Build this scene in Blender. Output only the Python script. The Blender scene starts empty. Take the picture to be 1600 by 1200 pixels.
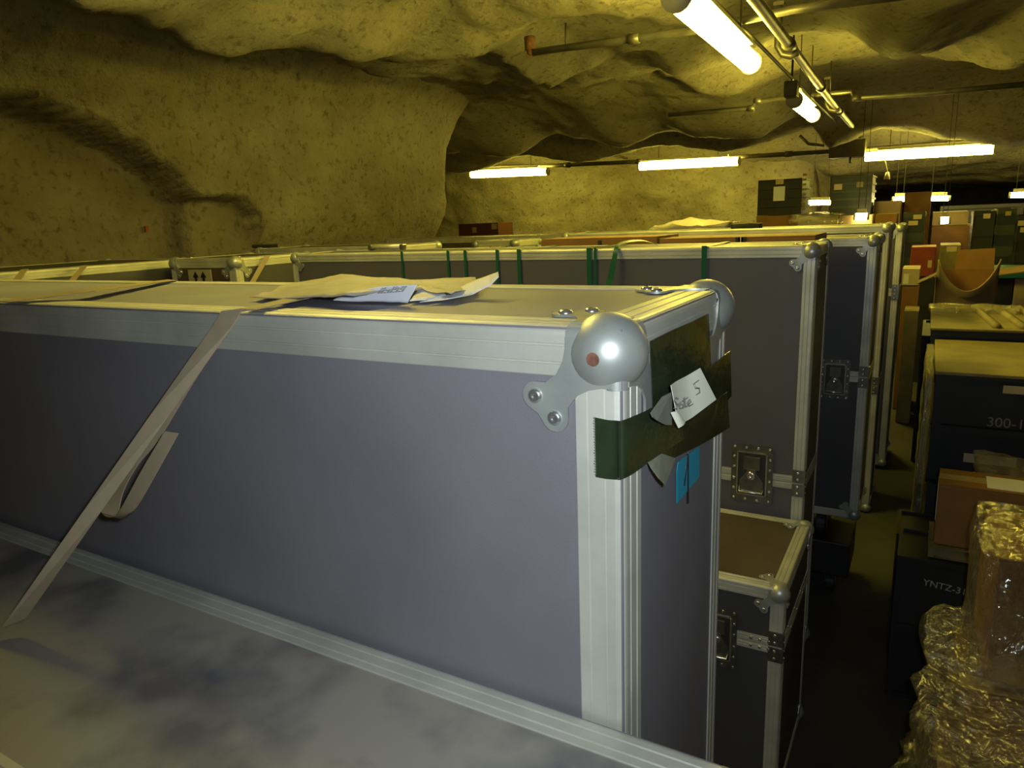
import bpy, bmesh, math, random
from mathutils import Vector, Matrix, noise
random.seed(7)
SC = bpy.context.scene
COL = SC.collection
# ------------------------------------------------------------------ camera
CZ = 1.60                      # eye height above the floor
FPX = 1112.0
DX = Vector((0.86605367, 0.49834807, -0.04000288))      # camera right, in world axes
DY = Vector((0.07772277, -0.21324649, -0.973902))       # camera down
DZ = Vector((-0.49387266, 0.84034227, -0.22341589))     # camera forward
cd = bpy.data.cameras.new('camera')
cam = bpy.data.objects.new('camera', cd)
COL.objects.link(cam)
cd.sensor_width = 36.0
cd.lens = FPX / 1600 * 36
cd.clip_start = 0.02
cam.matrix_world = Matrix(((DX.x, -DY.x, -DZ.x, 0), (DX.y, -DY.y, -DZ.y, 0), (DX.z, -DY.z, -DZ.z, CZ), (0, 0, 0, 1)))
SC.camera = cam
# ------------------------------------------------------------------ world, exposure
wd = bpy.data.worlds.new('world')
SC.world = wd
wd.use_nodes = True
wd.node_tree.nodes['Background'].inputs[0].default_value = (0.02, 0.018, 0.008, 1)
wd.node_tree.nodes['Background'].inputs[1].default_value = 0.3
SC.view_settings.view_transform = 'Standard'
SC.view_settings.look = 'None'
SC.view_settings.gamma = 1.0
SC.view_settings.use_curve_mapping = False
SC.view_settings.exposure = 0.0
LAMP_COL = (1.0, 0.80, 0.17)
TUBE_E = 62.0                   # emission of a fluorescent tube
FLASH_W = 32.0                   # the camera's own flash
fl = bpy.data.lights.new('camera_flash', 'SPOT')
fl.energy = FLASH_W
fl.color = (0.80, 0.90, 1.0)
fl.spot_size = math.radians(112)
fl.spot_blend = 1.0
fl.shadow_soft_size = 0.012
flo = bpy.data.objects.new('camera_flash', fl)
COL.objects.link(flo)
flo.matrix_world = cam.matrix_world.copy()
flo.location = Vector((0, 0, CZ)) + DX * 0.035 - DY * 0.03


def ray(px, py):
    return DX * (px - 800) + DY * (py - 600) + DZ * FPX


def at(px, py, axis, val):
    """world point seen at a pixel on the plane axis=val (z measured from the floor)"""
    r = ray(px, py)
    i = 'XYZ'.index(axis)
    v = val - (CZ if i == 2 else 0)
    p = r * (v / r[i])
    return Vector((p.x, p.y, p.z + CZ))


# ------------------------------------------------------------------ materials
def mat(name, base, rough=0.5, metal=0.0, noise_amt=0.0, noise_scale=8.0, bump=0.0, bump_scale=60.0, base2=None,
        emis=None, strength=0.0, spec=0.5, coat=0.0, rough2=None, stretch=None, detail=6.0, ramp=(0.35, 0.65)):
    m = bpy.data.materials.new(name)
    m.use_nodes = True
    nt = m.node_tree
    b = nt.nodes['Principled BSDF']
    b.inputs['Base Color'].default_value = (*base, 1)
    b.inputs['Roughness'].default_value = rough
    b.inputs['Metallic'].default_value = metal
    b.inputs['Specular IOR Level'].default_value = spec
    b.inputs['Coat Weight'].default_value = coat
    tc = nt.nodes.new('ShaderNodeTexCoord')
    src = tc.outputs['Object']
    if stretch:
        mp = nt.nodes.new('ShaderNodeMapping')
        mp.inputs['Scale'].default_value = stretch
        nt.links.new(src, mp.inputs[0])
        src = mp.outputs[0]
    if noise_amt or base2:
        n = nt.nodes.new('ShaderNodeTexNoise')
        n.inputs['Scale'].default_value = noise_scale
        n.inputs['Detail'].default_value = detail
        nt.links.new(src, n.inputs['Vector'])
        cr = nt.nodes.new('ShaderNodeValToRGB')
        cr.color_ramp.elements[0].position = ramp[0]
        cr.color_ramp.elements[1].position = ramp[1]
        c2 = base2 if base2 else tuple(c * (1 - noise_amt) for c in base)
        cr.color_ramp.elements[0].color = (*c2, 1)
        cr.color_ramp.elements[1].color = (*base, 1)
        nt.links.new(n.outputs['Fac'], cr.inputs[0])
        nt.links.new(cr.outputs[0], b.inputs['Base Color'])
        if rough2 is not None:
            mr = nt.nodes.new('ShaderNodeMapRange')
            mr.inputs[1].default_value = 0.35
            mr.inputs[2].default_value = 0.65
            mr.inputs[3].default_value = rough2
            mr.inputs[4].default_value = rough
            nt.links.new(n.outputs['Fac'], mr.inputs[0])
            nt.links.new(mr.outputs[0], b.inputs['Roughness'])
    if bump:
        n2 = nt.nodes.new('ShaderNodeTexNoise')
        n2.inputs['Scale'].default_value = bump_scale
        n2.inputs['Detail'].default_value = 5
        nt.links.new(src, n2.inputs['Vector'])
        bp = nt.nodes.new('ShaderNodeBump')
        bp.inputs['Strength'].default_value = bump
        bp.inputs['Distance'].default_value = 0.01
        nt.links.new(n2.outputs['Fac'], bp.inputs['Height'])
        nt.links.new(bp.outputs[0], b.inputs['Normal'])
    if emis:
        b.inputs['Emission Color'].default_value = (*emis, 1)
        b.inputs['Emission Strength'].default_value = strength
    return m


def rock_mat(name, c1, c2, pit=1.0):
    m = bpy.data.materials.new(name)
    m.use_nodes = True
    nt = m.node_tree
    b = nt.nodes['Principled BSDF']
    b.inputs['Roughness'].default_value = 0.85
    b.inputs['Specular IOR Level'].default_value = 0.25
    tc = nt.nodes.new('ShaderNodeTexCoord')

    def nz(scale, detail=8, rough=0.55):
        n = nt.nodes.new('ShaderNodeTexNoise')
        n.inputs['Scale'].default_value = scale
        n.inputs['Detail'].default_value = detail
        n.inputs['Roughness'].default_value = rough
        nt.links.new(tc.outputs['Object'], n.inputs['Vector'])
        return n
    n1 = nz(1.1, 9, 0.65)
    cr = nt.nodes.new('ShaderNodeValToRGB')
    cr.color_ramp.elements[0].position = 0.33
    cr.color_ramp.elements[1].position = 0.62
    cr.color_ramp.elements[0].color = (*c2, 1)
    cr.color_ramp.elements[1].color = (*c1, 1)
    nt.links.new(n1.outputs['Fac'], cr.inputs[0])
    # small dark pits in the sprayed concrete
    n2 = nz(17, 5, 0.6)
    cr2 = nt.nodes.new('ShaderNodeValToRGB')
    cr2.color_ramp.elements[0].position = 0.30
    cr2.color_ramp.elements[1].position = 0.46
    cr2.color_ramp.elements[0].color = (0.35, 0.33, 0.28, 1)
    cr2.color_ramp.elements[1].color = (1, 1, 1, 1)
    nt.links.new(n2.outputs['Fac'], cr2.inputs[0])
    mx = nt.nodes.new('ShaderNodeMix')
    mx.data_type = 'RGBA'
    mx.blend_type = 'MULTIPLY'
    mx.inputs['Factor'].default_value = 0.75
    nt.links.new(cr.outputs[0], mx.inputs[6])
    nt.links.new(cr2.outputs[0], mx.inputs[7])
    nt.links.new(mx.outputs[2], b.inputs['Base Color'])
    n3 = nz(26, 8, 0.7)
    bp = nt.nodes.new('ShaderNodeBump')
    bp.inputs['Strength'].default_value = 0.8 * pit
    bp.inputs['Distance'].default_value = 0.05
    nt.links.new(n3.outputs['Fac'], bp.inputs['Height'])
    n4 = nz(4.0, 6, 0.6)
    bp2 = nt.nodes.new('ShaderNodeBump')
    bp2.inputs['Strength'].default_value = 0.5
    bp2.inputs['Distance'].default_value = 0.12
    nt.links.new(n4.outputs['Fac'], bp2.inputs['Height'])
    nt.links.new(bp.outputs[0], bp2.inputs['Normal'])
    nt.links.new(bp2.outputs[0], b.inputs['Normal'])
    return m


def film_mat(name, gloss=0.35, tint=(0.9, 0.9, 0.85), milky=0.04, scale=30, strength=1.0):
    m = bpy.data.materials.new(name)
    m.use_nodes = True
    nt = m.node_tree
    nt.nodes.remove(nt.nodes['Principled BSDF'])
    out = nt.nodes['Material Output']
    tr = nt.nodes.new('ShaderNodeBsdfTransparent')
    gl = nt.nodes.new('ShaderNodeBsdfGlossy')
    gl.inputs['Roughness'].default_value = 0.12
    gl.inputs['Color'].default_value = (*tint, 1)
    df = nt.nodes.new('ShaderNodeBsdfDiffuse')
    df.inputs['Color'].default_value = (*tint, 1)
    a = nt.nodes.new('ShaderNodeMixShader')
    a.inputs[0].default_value = milky
    c = nt.nodes.new('ShaderNodeMixShader')
    c.inputs[0].default_value = gloss
    nt.links.new(tr.outputs[0], a.inputs[1])
    nt.links.new(df.outputs[0], a.inputs[2])
    nt.links.new(a.outputs[0], c.inputs[1])
    nt.links.new(gl.outputs[0], c.inputs[2])
    nt.links.new(c.outputs[0], out.inputs[0])
    tc = nt.nodes.new('ShaderNodeTexCoord')
    mp = nt.nodes.new('ShaderNodeMapping')
    mp.inputs['Scale'].default_value = (1, 1, 0.35)
    mp.inputs['Rotation'].default_value = (0.2, 0.5, 0)
    nt.links.new(tc.outputs['Object'], mp.inputs[0])
    n = nt.nodes.new('ShaderNodeTexNoise')
    n.inputs['Scale'].default_value = scale
    n.inputs['Detail'].default_value = 4
    n.inputs['Distortion'].default_value = 1.2
    nt.links.new(mp.outputs[0], n.inputs['Vector'])
    bp = nt.nodes.new('ShaderNodeBump')
    bp.inputs['Strength'].default_value = strength
    bp.inputs['Distance'].default_value = 0.03
    nt.links.new(n.outputs['Fac'], bp.inputs['Height'])
    nt.links.new(bp.outputs[0], gl.inputs['Normal'])
    return m


M_ROCKW = rock_mat('sprayed_concrete_wall', (0.40, 0.37, 0.27), (0.25, 0.22, 0.15), 1.0)
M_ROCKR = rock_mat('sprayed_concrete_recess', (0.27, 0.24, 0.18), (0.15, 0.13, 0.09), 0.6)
M_ROCKC = rock_mat('sprayed_concrete_ceiling', (0.46, 0.43, 0.32), (0.33, 0.30, 0.22), 1.2)
M_FLOOR = mat('concrete_floor', (0.045, 0.043, 0.036), 0.8, noise_amt=0.4, noise_scale=3, bump=0.3)
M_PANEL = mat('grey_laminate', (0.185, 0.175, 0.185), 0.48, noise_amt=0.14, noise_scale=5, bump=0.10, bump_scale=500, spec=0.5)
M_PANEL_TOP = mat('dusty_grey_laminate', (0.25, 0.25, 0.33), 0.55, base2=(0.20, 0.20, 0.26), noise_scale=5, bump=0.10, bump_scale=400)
M_PANEL_C = mat('charcoal_laminate', (0.105, 0.10, 0.115), 0.5, noise_amt=0.14, noise_scale=5, bump=0.10, bump_scale=500)
M_PANEL_SC = mat('scuffed_laminate', (0.30, 0.275, 0.22), 0.5, base2=(0.12, 0.115, 0.12), noise_scale=6.0, bump=0.06, bump_scale=300, detail=12, ramp=(0.34, 0.52))
M_PANEL_DK = mat('dark_laminate', (0.066, 0.065, 0.068), 0.45, noise_amt=0.2, noise_scale=4, bump=0.1, bump_scale=400)
M_PANEL_BR = mat('brown_laminate', (0.10, 0.075, 0.05), 0.5, noise_amt=0.3, noise_scale=6, bump=0.1, bump_scale=300)
M_ALU = mat('aluminium_profile', (0.66, 0.655, 0.55), 0.42, 0.40, base2=(0.46, 0.47, 0.38), noise_scale=14, rough2=0.55, bump=0.06, bump_scale=90, stretch=(0.5, 0.5, 0.5), detail=9)
M_ZINC = mat('zinc_ball_corner', (0.46, 0.48, 0.42), 0.36, 0.55, base2=(0.32, 0.34, 0.31), noise_scale=22, rough2=0.5, detail=10)
M_RIVET = mat('rivet_steel', (0.7, 0.7, 0.68), 0.25, 0.9)
M_RUST = mat('rust_spot', (0.22, 0.09, 0.05), 0.8, base2=(0.10, 0.04, 0.02), noise_scale=120)
M_DARKMETAL = mat('latch_steel', (0.30, 0.30, 0.27), 0.3, 0.85, noise_amt=0.3, noise_scale=30)
M_RECESS = mat('latch_dish', (0.06, 0.06, 0.055), 0.4, 0.5)
M_BLACK = mat('black_rubber', (0.015, 0.015, 0.015), 0.6)
M_TAPE = mat('green_tape', (0.026, 0.040, 0.018), 0.20, noise_amt=0.3, noise_scale=20, bump=0.12, bump_scale=40, spec=0.6)
M_TAPEB = mat('tape_backside', (0.22, 0.23, 0.17), 0.5, noise_amt=0.2, noise_scale=30)
M_NOTE = mat('note_paper', (0.78, 0.80, 0.62), 0.7)
M_INK = mat('pencil', (0.16, 0.16, 0.15), 0.7)
M_INKB = mat('black_marker', (0.01, 0.01, 0.012), 0.5)
M_BLUE = mat('blue_sticker', (0.02, 0.30, 0.42), 0.5)
M_STRAP = mat('strap_plastic', (0.40, 0.32, 0.20), 0.42, noise_amt=0.1, noise_scale=40)
M_GSTRAP = mat('green_strap', (0.008, 0.095, 0.042), 0.35)
M_PAPER = mat('white_paper', (0.75, 0.76, 0.78), 0.6, noise_amt=0.05, noise_scale=12)
M_TANPAPER = mat('tan_packing_paper', (0.46, 0.42, 0.34), 0.5, noise_amt=0.25, noise_scale=14, bump=0.3, bump_scale=40)
M_CARD = mat('cardboard', (0.25, 0.125, 0.028), 0.75, noise_amt=0.18, noise_scale=8, bump=0.08, bump_scale=120)
M_CARDD = mat('dark_cardboard', (0.15, 0.075, 0.02), 0.75, noise_amt=0.3, noise_scale=8)
M_CARDL = mat('pale_cardboard', (0.42, 0.31, 0.14), 0.75, noise_amt=0.18, noise_scale=8)
M_CREAM = mat('cream_carton', (0.55, 0.46, 0.27), 0.7, noise_amt=0.1, noise_scale=6)
M_RED = mat('red_carton', (0.30, 0.045, 0.012), 0.6, noise_amt=0.3, noise_scale=8)
M_GCRATE = mat('green_plastic', (0.014, 0.026, 0.018), 0.45, noise_amt=0.3, noise_scale=10)
M_BCRATE = mat('blue_black_plastic', (0.017, 0.019, 0.020), 0.6, noise_amt=0.3, noise_scale=10)
M_OLIVE = mat('olive_lid', (0.25, 0.21, 0.09), 0.65, noise_amt=0.35, noise_scale=7, bump=0.2, bump_scale=50)
M_RIB_LIT = mat('lit_crate_rib', (0.045, 0.055, 0.03), 0.5, noise_amt=0.3, noise_scale=10)  # light caught by the crate ribs, painted as a lighter colour
M_TEAL = mat('teal_paint', (0.01, 0.13, 0.11), 0.5)
M_PIPE = mat('galvanised_pipe', (0.20, 0.19, 0.155), 0.4, 0.6, noise_amt=0.4, noise_scale=9)
M_PIPED = mat('dark_pipe', (0.09, 0.08, 0.06), 0.5, 0.4, noise_amt=0.3, noise_scale=9)
M_RUSTP = mat('rusty_pipe', (0.16, 0.07, 0.03), 0.8, noise_amt=0.4, noise_scale=40)
M_FIX = mat('fixture_grey', (0.38, 0.37, 0.33), 0.5)
M_TUBE = mat('fluorescent_tube', (0.9, 0.9, 0.8), 0.4, emis=(1.0, 0.80, 0.10), strength=TUBE_E)
M_TUBE_ADDED = mat('added_dim_tube', (0.9, 0.9, 0.8), 0.4, emis=(1.0, 0.80, 0.14), strength=TUBE_E * 0.62)  # weaker glow for the added lamp out of view
M_FARTUBE = mat('far_fluorescent_tube', (0.9, 0.9, 0.8), 0.4, emis=(1.0, 0.80, 0.30), strength=55.0)
M_FILM = film_mat('stretch_film', gloss=0.38, milky=0.04, strength=1.0)
M_FILM2 = film_mat('loose_film', gloss=0.30, milky=0.12, scale=40, tint=(0.75, 0.72, 0.5))
M_ORANGE = mat('orange_mark', (0.30, 0.08, 0.02), 0.8)


# ------------------------------------------------------------------ object helpers
def mesh_obj(name, verts, faces, m, parent=None, smooth=False, recalc=True, bevel=0.0):
    me = bpy.data.meshes.new(name)
    me.from_pydata([tuple(v) for v in verts], [], faces)
    if recalc or bevel:
        bm = bmesh.new()
        bm.from_mesh(me)
        bmesh.ops.recalc_face_normals(bm, faces=bm.faces)
        if bevel:
            bmesh.ops.bevel(bm, geom=list(bm.edges), offset=bevel, segments=2, affect='EDGES', profile=0.5)
        bm.to_mesh(me)
        bm.free()
    if m:
        me.materials.append(m)
    if smooth:
        me.polygons.foreach_set('use_smooth', [True] * len(me.polygons))
    o = bpy.data.objects.new(name, me)
    COL.objects.link(o)
    if parent:
        o.parent = parent
    return o


class MB:
    def __init__(self):
        self.v, self.f = [], []

    def add(self, vs, fs):
        n = len(self.v)
        self.v += [Vector(v) for v in vs]
        self.f += [tuple(i + n for i in f) for f in fs]
        return self

    def box(self, x0, x1, y0, y1, z0, z1):
        vs = [(x, y, z) for x in (x0, x1) for y in (y0, y1) for z in (z0, z1)]
        return self.add(vs, [(0, 1, 3, 2), (4, 6, 7, 5), (0, 4, 5, 1), (2, 3, 7, 6), (0, 2, 6, 4), (1, 5, 7, 3)])

    def tube(self, pts, r, n=10, cap=True):
        pts = [Vector(p) for p in pts]
        rings = []
        for i, p in enumerate(pts):
            d = (pts[min(i + 1, len(pts) - 1)] - pts[max(i - 1, 0)]).normalized()
            a = d.cross(Vector((0, 0, 1)))
            if a.length < 1e-3:
                a = d.cross(Vector((1, 0, 0)))
            a.normalize()
            b = d.cross(a)
            rr = r[i] if isinstance(r, (list, tuple)) else r
            rings.append([p + (a * math.cos(t) + b * math.sin(t)) * rr for t in [2 * math.pi * k / n for k in range(n)]])
        vs = [v for ring in rings for v in ring]
        fs = []
        for i in range(len(pts) - 1):
            for k in range(n):
                fs.append((i * n + k, i * n + (k + 1) % n, (i + 1) * n + (k + 1) % n, (i + 1) * n + k))
        if cap:
            fs.append(tuple(range(n)))
            fs.append(tuple(range((len(pts) - 1) * n, len(pts) * n)))
        return self.add(vs, fs)

    def prism(self, outline, mapf, t0, t1):
        """outline: 2-D points; mapf(u, v, h) -> point"""
        n = len(outline)
        vs = [mapf(u, v, t0) for u, v in outline] + [mapf(u, v, t1) for u, v in outline]
        fs = [tuple(range(n)), tuple(range(n, 2 * n))] + [(i, (i + 1) % n, n + (i + 1) % n, n + i) for i in range(n)]
        return self.add(vs, fs)

    def build(self, name, m, parent=None, smooth=False, bevel=0.0):
        return mesh_obj(name, self.v, self.f, m, parent, smooth, True, bevel)


def thing(name, label, cat, loc=(0, 0, 0), rz=0.0, group=None):
    o = bpy.data.objects.new(name, None)
    o.empty_display_size = 0.1
    COL.objects.link(o)
    o.location = loc
    o.rotation_euler = (0, 0, rz)
    o['label'] = label
    o['category'] = cat
    if group:
        o['group'] = group
    return o


def tag(o, label, cat, group=None):
    o['label'] = label
    o['category'] = cat
    if group:
        o['group'] = group
    return o


def struct(o):
    o['kind'] = 'structure'
    return o


def rebase(o, loc):
    """put a mesh object's origin at loc without moving its vertices"""
    loc = Vector(loc)
    o.data.transform(Matrix.Translation(-loc))
    o.location = loc
    return o


def smooth_auto(o, ang=0.6):
    me = o.data
    bm = bmesh.new()
    bm.from_mesh(me)
    for e in bm.edges:
        e.smooth = not (len(e.link_faces) == 2 and e.calc_face_angle(0) > ang)
    for f in bm.faces:
        f.smooth = True
    bm.to_mesh(me)
    bm.free()
    return o


def text_mesh(name, s, size, m, parent, mw, extrude=0.0004, shear=0.0):
    cu = bpy.data.curves.new(name, 'FONT')
    cu.body = s
    cu.size = size
    cu.extrude = extrude
    cu.shear = shear
    cu.align_x = 'CENTER'
    cu.align_y = 'CENTER'
    t = bpy.data.objects.new('tmp', cu)
    COL.objects.link(t)
    dg = bpy.context.evaluated_depsgraph_get()
    me = bpy.data.meshes.new_from_object(t.evaluated_get(dg))
    bpy.data.objects.remove(t)
    me.transform(mw)
    me.materials.clear()
    me.materials.append(m)
    me.name = name
    o = bpy.data.objects.new(name, me)
    COL.objects.link(o)
    o.parent = parent
    return o


# text frames (columns: right, up, normal) : front face seen from -y
def frame(origin, right, up):
    r, u = Vector(right).normalized(), Vector(up).normalized()
    n = r.cross(u)
    o = Vector(origin)
    return Matrix(((r.x, u.x, n.x, o.x), (r.y, u.y, n.y, o.y), (r.z, u.z, n.z, o.z), (0, 0, 0, 1)))


# ------------------------------------------------------------------ the setting
def fbm(x, y, z, oct=4):
    return noise.fractal(Vector((x, y, z)), 1.0, 2.0, oct)


def interp(x, pts):
    if x <= pts[0][0]:
        return pts[0][1]
    for (a, va), (b, vb) in zip(pts, pts[1:]):
        if x <= b:
            t = (x - a) / (b - a)
            t = t * t * (3 - 2 * t)
            return va + (vb - va) * t
    return pts[-1][1]


LIP = [(-8, 1.10), (-5.99, 0.976), (-5.13, 0.85), (-4.45, 1.09), (-4.03, 0.99), (-3.53, 0.84), (-2.87, 1.0), (-2.5, 0.90), (-1.9, 0.86), (-1.35, 1.12), (-0.7, 1.14), (-0.3, 1.09), (0.1, 0.98), (0.7, 0.86), (1.6, 1.0), (4, 0.8)]
LIP2 = [(-8, 0.90), (-6.6, 0.80), (-5.6, 0.96), (-4.6, 0.80), (-3.4, 0.95), (-2.4, 0.80), (-1.3, 1.0), (-0.6, 1.15), (0.5, 1.10), (3, 1.0)]
# rock noses hanging from the ceiling: polylines (x, y, drop) with a broad near flank and a steep far flank
NOSES = [
    (0.75, 0.16, [(-2.75, 0.9, 0.50), (-2.97, 1.76, 0.50), (-3.10, 2.15, 0.47), (-3.40, 2.65, 0.42), (-3.62, 3.5, 0.34), (-3.85, 4.75, 0.26), (-3.5, 5.62, 0.26), (-2.98, 5.83, 0.20), (-2.3, 5.7, 0.05)]),
    (0.45, 0.14, [(-2.9, 4.4, 0.05), (-2.54, 4.5, 0.14), (-2.15, 4.3, 0.18), (-1.75, 4.82, 0.14), (-1.63, 5.26, 0.03)]),
    (0.40, 0.15, [(-3.1, 4.1, 0.03), (-2.97, 4.37, 0.13), (-2.85, 4.86, 0.17), (-2.95, 5.5, 0.10)]),
    (0.60, 0.16, [(-2.5, 5.1, 0.04), (-2.23, 5.3, 0.10), (-2.08, 5.71, 0.12), (-1.92, 6.4, 0.14), (-1.74, 6.6, 0.12), (-1.44, 6.4, 0.05)]),
    (0.60, 0.14, [(-3.9, 7.2, 0.08), (-3.53, 7.03, 0.10), (-2.9, 6.66, 0.12), (-2.33, 6.58, 0.10), (-2.3, 7.3, 0.08), (-1.9, 8.0, 0.06), (-1.3, 8.2, 0.04)]),
    (0.55, 0.35, [(-0.10, 4.9, 0.20), (-0.28, 6.2, 0.33), (-0.25, 6.8, 0.28), (-0.2, 7.8, 0.06)]),
    (0.50, 0.30, [(0.9, 5.2, 0.30), (0.60, 7.0, 0.34), (0.1, 7.69, 0.22), (0.0, 8.3, 0.08)]),
    (0.40, 0.20, [(-3.1, 3.1, 0.02), (-2.6, 3.4, 0.12), (-2.1, 3.5, 0.10), (-1.7, 3.9, 0.02)]),
    (0.35, 0.15, [(-3.6, 2.9, 0.05), (-3.2, 3.4, 0.12), (-3.3, 4.1, 0.10)]),
]


def nose_drop(x, y):
    tot = 0.0
    for wn, wf, P in NOSES:
        best = None
        for (ax, ay, ad), (bx, by, bd) in zip(P, P[1:]):
            ex, ey = bx - ax, by - ay
            t = ((x - ax) * ex + (y - ay) * ey) / (ex * ex + ey * ey)
            t = 0.0 if t < 0 else (1.0 if t > 1 else t)
            dx_, dy_ = x - ax - ex * t, y - ay - ey * t
            d2 = dx_ * dx_ + dy_ * dy_
            if best is None or d2 < best[0]:
                best = (d2, ad + (bd - ad) * t, ex * dy_ - ey * dx_)
        if best[0] > 4 * wn * wn:
            continue
        w = wf if best[2] > 0 else wn
        tot += best[1] * math.exp(-best[0] / (w * w))
    return tot


def ceil_z(x, y):
    """ceiling height above the camera"""
    xs = x + 0.10 * fbm(x * 1.2, y * 1.2, 4.4, 2)
    ys = y + 0.14 * fbm(x * 1.2, y * 1.2, 8.8, 2)
    z = 1.42 - nose_drop(xs, ys)
    lip = interp(x, LIP)
    t = y - (9.0 + 1.6 / (1 + math.exp(-(x + 1.3) * 5)))
    z -= (1.42 - lip) * (math.exp(-(t / 0.9) ** 2) if t < 0 else math.exp(-(t / 0.22) ** 2))
    lip2 = interp(x, LIP2)
    t = y - 10.1
    z -= (1.42 - lip2) * (math.exp(-(t / 0.35) ** 2) if t < 0 else math.exp(-(t / 0.8) ** 2))
    if y > 11.5:
        z -= min(0.95, 0.40 * (y - 11.5)) + 0.10 * math.sin(y * 1.7 + x * 0.4) * min(1, (y - 11.5))
    q = 0.35 if 8.0 < y < 11.5 else 1.0
    z += q * 0.10 * fbm(x * 0.45 + 5, y * 0.7, 3.3, 3) + q * 0.05 * fbm(x * 1.5, y * 2.6, 9.1, 4)
    z += 0.016 * fbm(x * 7, y * 7, 1.1, 3)
    return z


def grid(name, nu, nv, f, m, smooth=True):
    vs = [f(i / nu, j / nv) for j in range(nv + 1) for i in range(nu + 1)]
    fs = [(j * (nu + 1) + i, j * (nu + 1) + i + 1, (j + 1) * (nu + 1) + i + 1, (j + 1) * (nu + 1) + i)
          for j in range(nv) for i in range(nu)]
    return mesh_obj(name, vs, fs, m, None, smooth, False)


def ceil_f(u, v):
    x = -9.0 + 14.0 * u
    y = -2.5 + 34.5 * (v ** 1.25)
    return (x, y, CZ + ceil_z(x, y))


struct(grid('ceiling', 260, 440, ceil_f, M_ROCKC))

WX = -5.0
ARCH = [(0.5, 0.55), (1.2, 0.80), (1.9, 0.90), (2.5, 0.87), (2.9, 0.80), (3.27, 0.69), (3.5, 0.52), (3.74, 0.31)]
ARCH2 = [(3.70, 0.30), (3.95, 0.31), (4.15, 0.27), (4.30, 0.17), (4.38, -0.10), (4.40, -1.5)]


def wall_plan(s):
    """plan of the left wall: along y, then round the corner into the cross tunnel. returns point, inward normal"""
    y1 = 6.85
    R = 0.55
    a = y1 + 3
    if s < a:
        return Vector((WX, -3 + s, 0)), Vector((1, 0, 0))
    t = (s - a) / R
    if t < math.pi / 2:
        c = Vector((WX - R, y1, 0))
        d = Vector((math.cos(t), math.sin(t), 0))
        return c + d * R, d
    s2 = s - a - R * math.pi / 2
    return Vector((WX - R - s2, y1 + R, 0)), Vector((0, 1, 0))


def wall_f(u, v):
    s = 14.2 * u
    p, n = wall_plan(s)
    y = -3 + s
    if v < 0.72:
        z = -1.6 + v / 0.72 * 2.25
        o = 0.0
    else:
        t = (v - 0.72) / 0.28
        a = t * 1.35
        z = 0.65 + 1.0 * math.sin(a)
        o = 0.9 * (1 - math.cos(a))
    o += 0.08 * max(0, z + 0.2) - 0.55 * max(0, 0.12 - z) ** 1.3
    rn = 0.06 * fbm(p.x * 0.6 + 4, p.y * 0.6, z * 0.9, 4) + 0.02 * fbm(p.x * 5, p.y * 5, z * 5, 3)
    o += rn
    if s < 9.9:
        zz = z + 0.03 * fbm(y * 3, 2, z * 3, 3)
        k = 0.0
        d1 = min(interp(y, ARCH) - zz, (3.76 - y) * 1.2, (y - 0.5))
        d2 = min(interp(y, ARCH2) - zz, 4.40 - y) if y > 3.6 else -1
        k = min(1, max(0, d1 / 0.05))
        o += k * (-0.34 + 0.35 * rn + 0.03 * math.sin(y * 3 + z * 4) - o)
        if d2 > 0 and k < 1:
            k = min(1, d2 / 0.04) * (1 - k)
            o += k * (-0.16 + 0.35 * rn - o)
    q = p + n * o
    return (q.x, q.y, CZ + z)


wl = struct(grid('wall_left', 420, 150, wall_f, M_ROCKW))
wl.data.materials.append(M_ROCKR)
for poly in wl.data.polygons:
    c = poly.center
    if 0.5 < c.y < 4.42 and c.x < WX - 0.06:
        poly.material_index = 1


def back_f(u, v):
    x = -10.5 + 8.9 * u
    z = -1.6 + 3.15 * v
    y = 13.0 + 0.9 * (max(0, u - 0.93) / 0.07) ** 2 + 0.25 * fbm(x * 0.5, 1.0, z * 0.8, 4) + 0.03 * fbm(x * 4, 2, z * 4, 3) - 0.35 * max(0, z) ** 2
    return (x, y, CZ + z)


struct(grid('wall_back', 150, 60, back_f, M_ROCKW))


def side_f(x0, amp, y0, y1):
    def f(u, v):
        y = y0 + (y1 - y0) * u
        z = -1.6 + 3.3 * v
        return (x0 + amp * fbm(y * 0.5, 7, z * 0.8, 4), y, CZ + z)
    return f


struct(grid('wall_right', 120, 30, side_f(4.6, 0.3, -3, 32), M_ROCKW))
struct(grid('wall_tunnel', 90, 30, side_f(-1.75, 0.22, 13.4, 32), M_ROCKW))
struct(grid('wall_far', 40, 20, lambda u, v: (-3 + 9 * u, 27.5 + 0.5 * fbm(u * 5, 3, v * 3, 3), CZ - 1.5 + 3 * v), M_ROCKW))
struct(grid('wall_behind', 40, 20, lambda u, v: (-6 + 11 * u, -2.3 + 0.3 * fbm(u * 5, 3, v * 3, 3), CZ - 1.5 + 3.4 * v), M_ROCKW))
struct(MB().box(-10.5, 5, -3, 32, -0.2, 0).build('floor', M_FLOOR))


# ------------------------------------------------------------------ flight cases
def arc(cx, cy, r, a0, a1, n):
    return [(cx + r * math.cos(math.radians(a0 + (a1 - a0) * k / n)), cy + r * math.sin(math.radians(a0 + (a1 - a0) * k / n))) for k in range(n + 1)]


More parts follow.
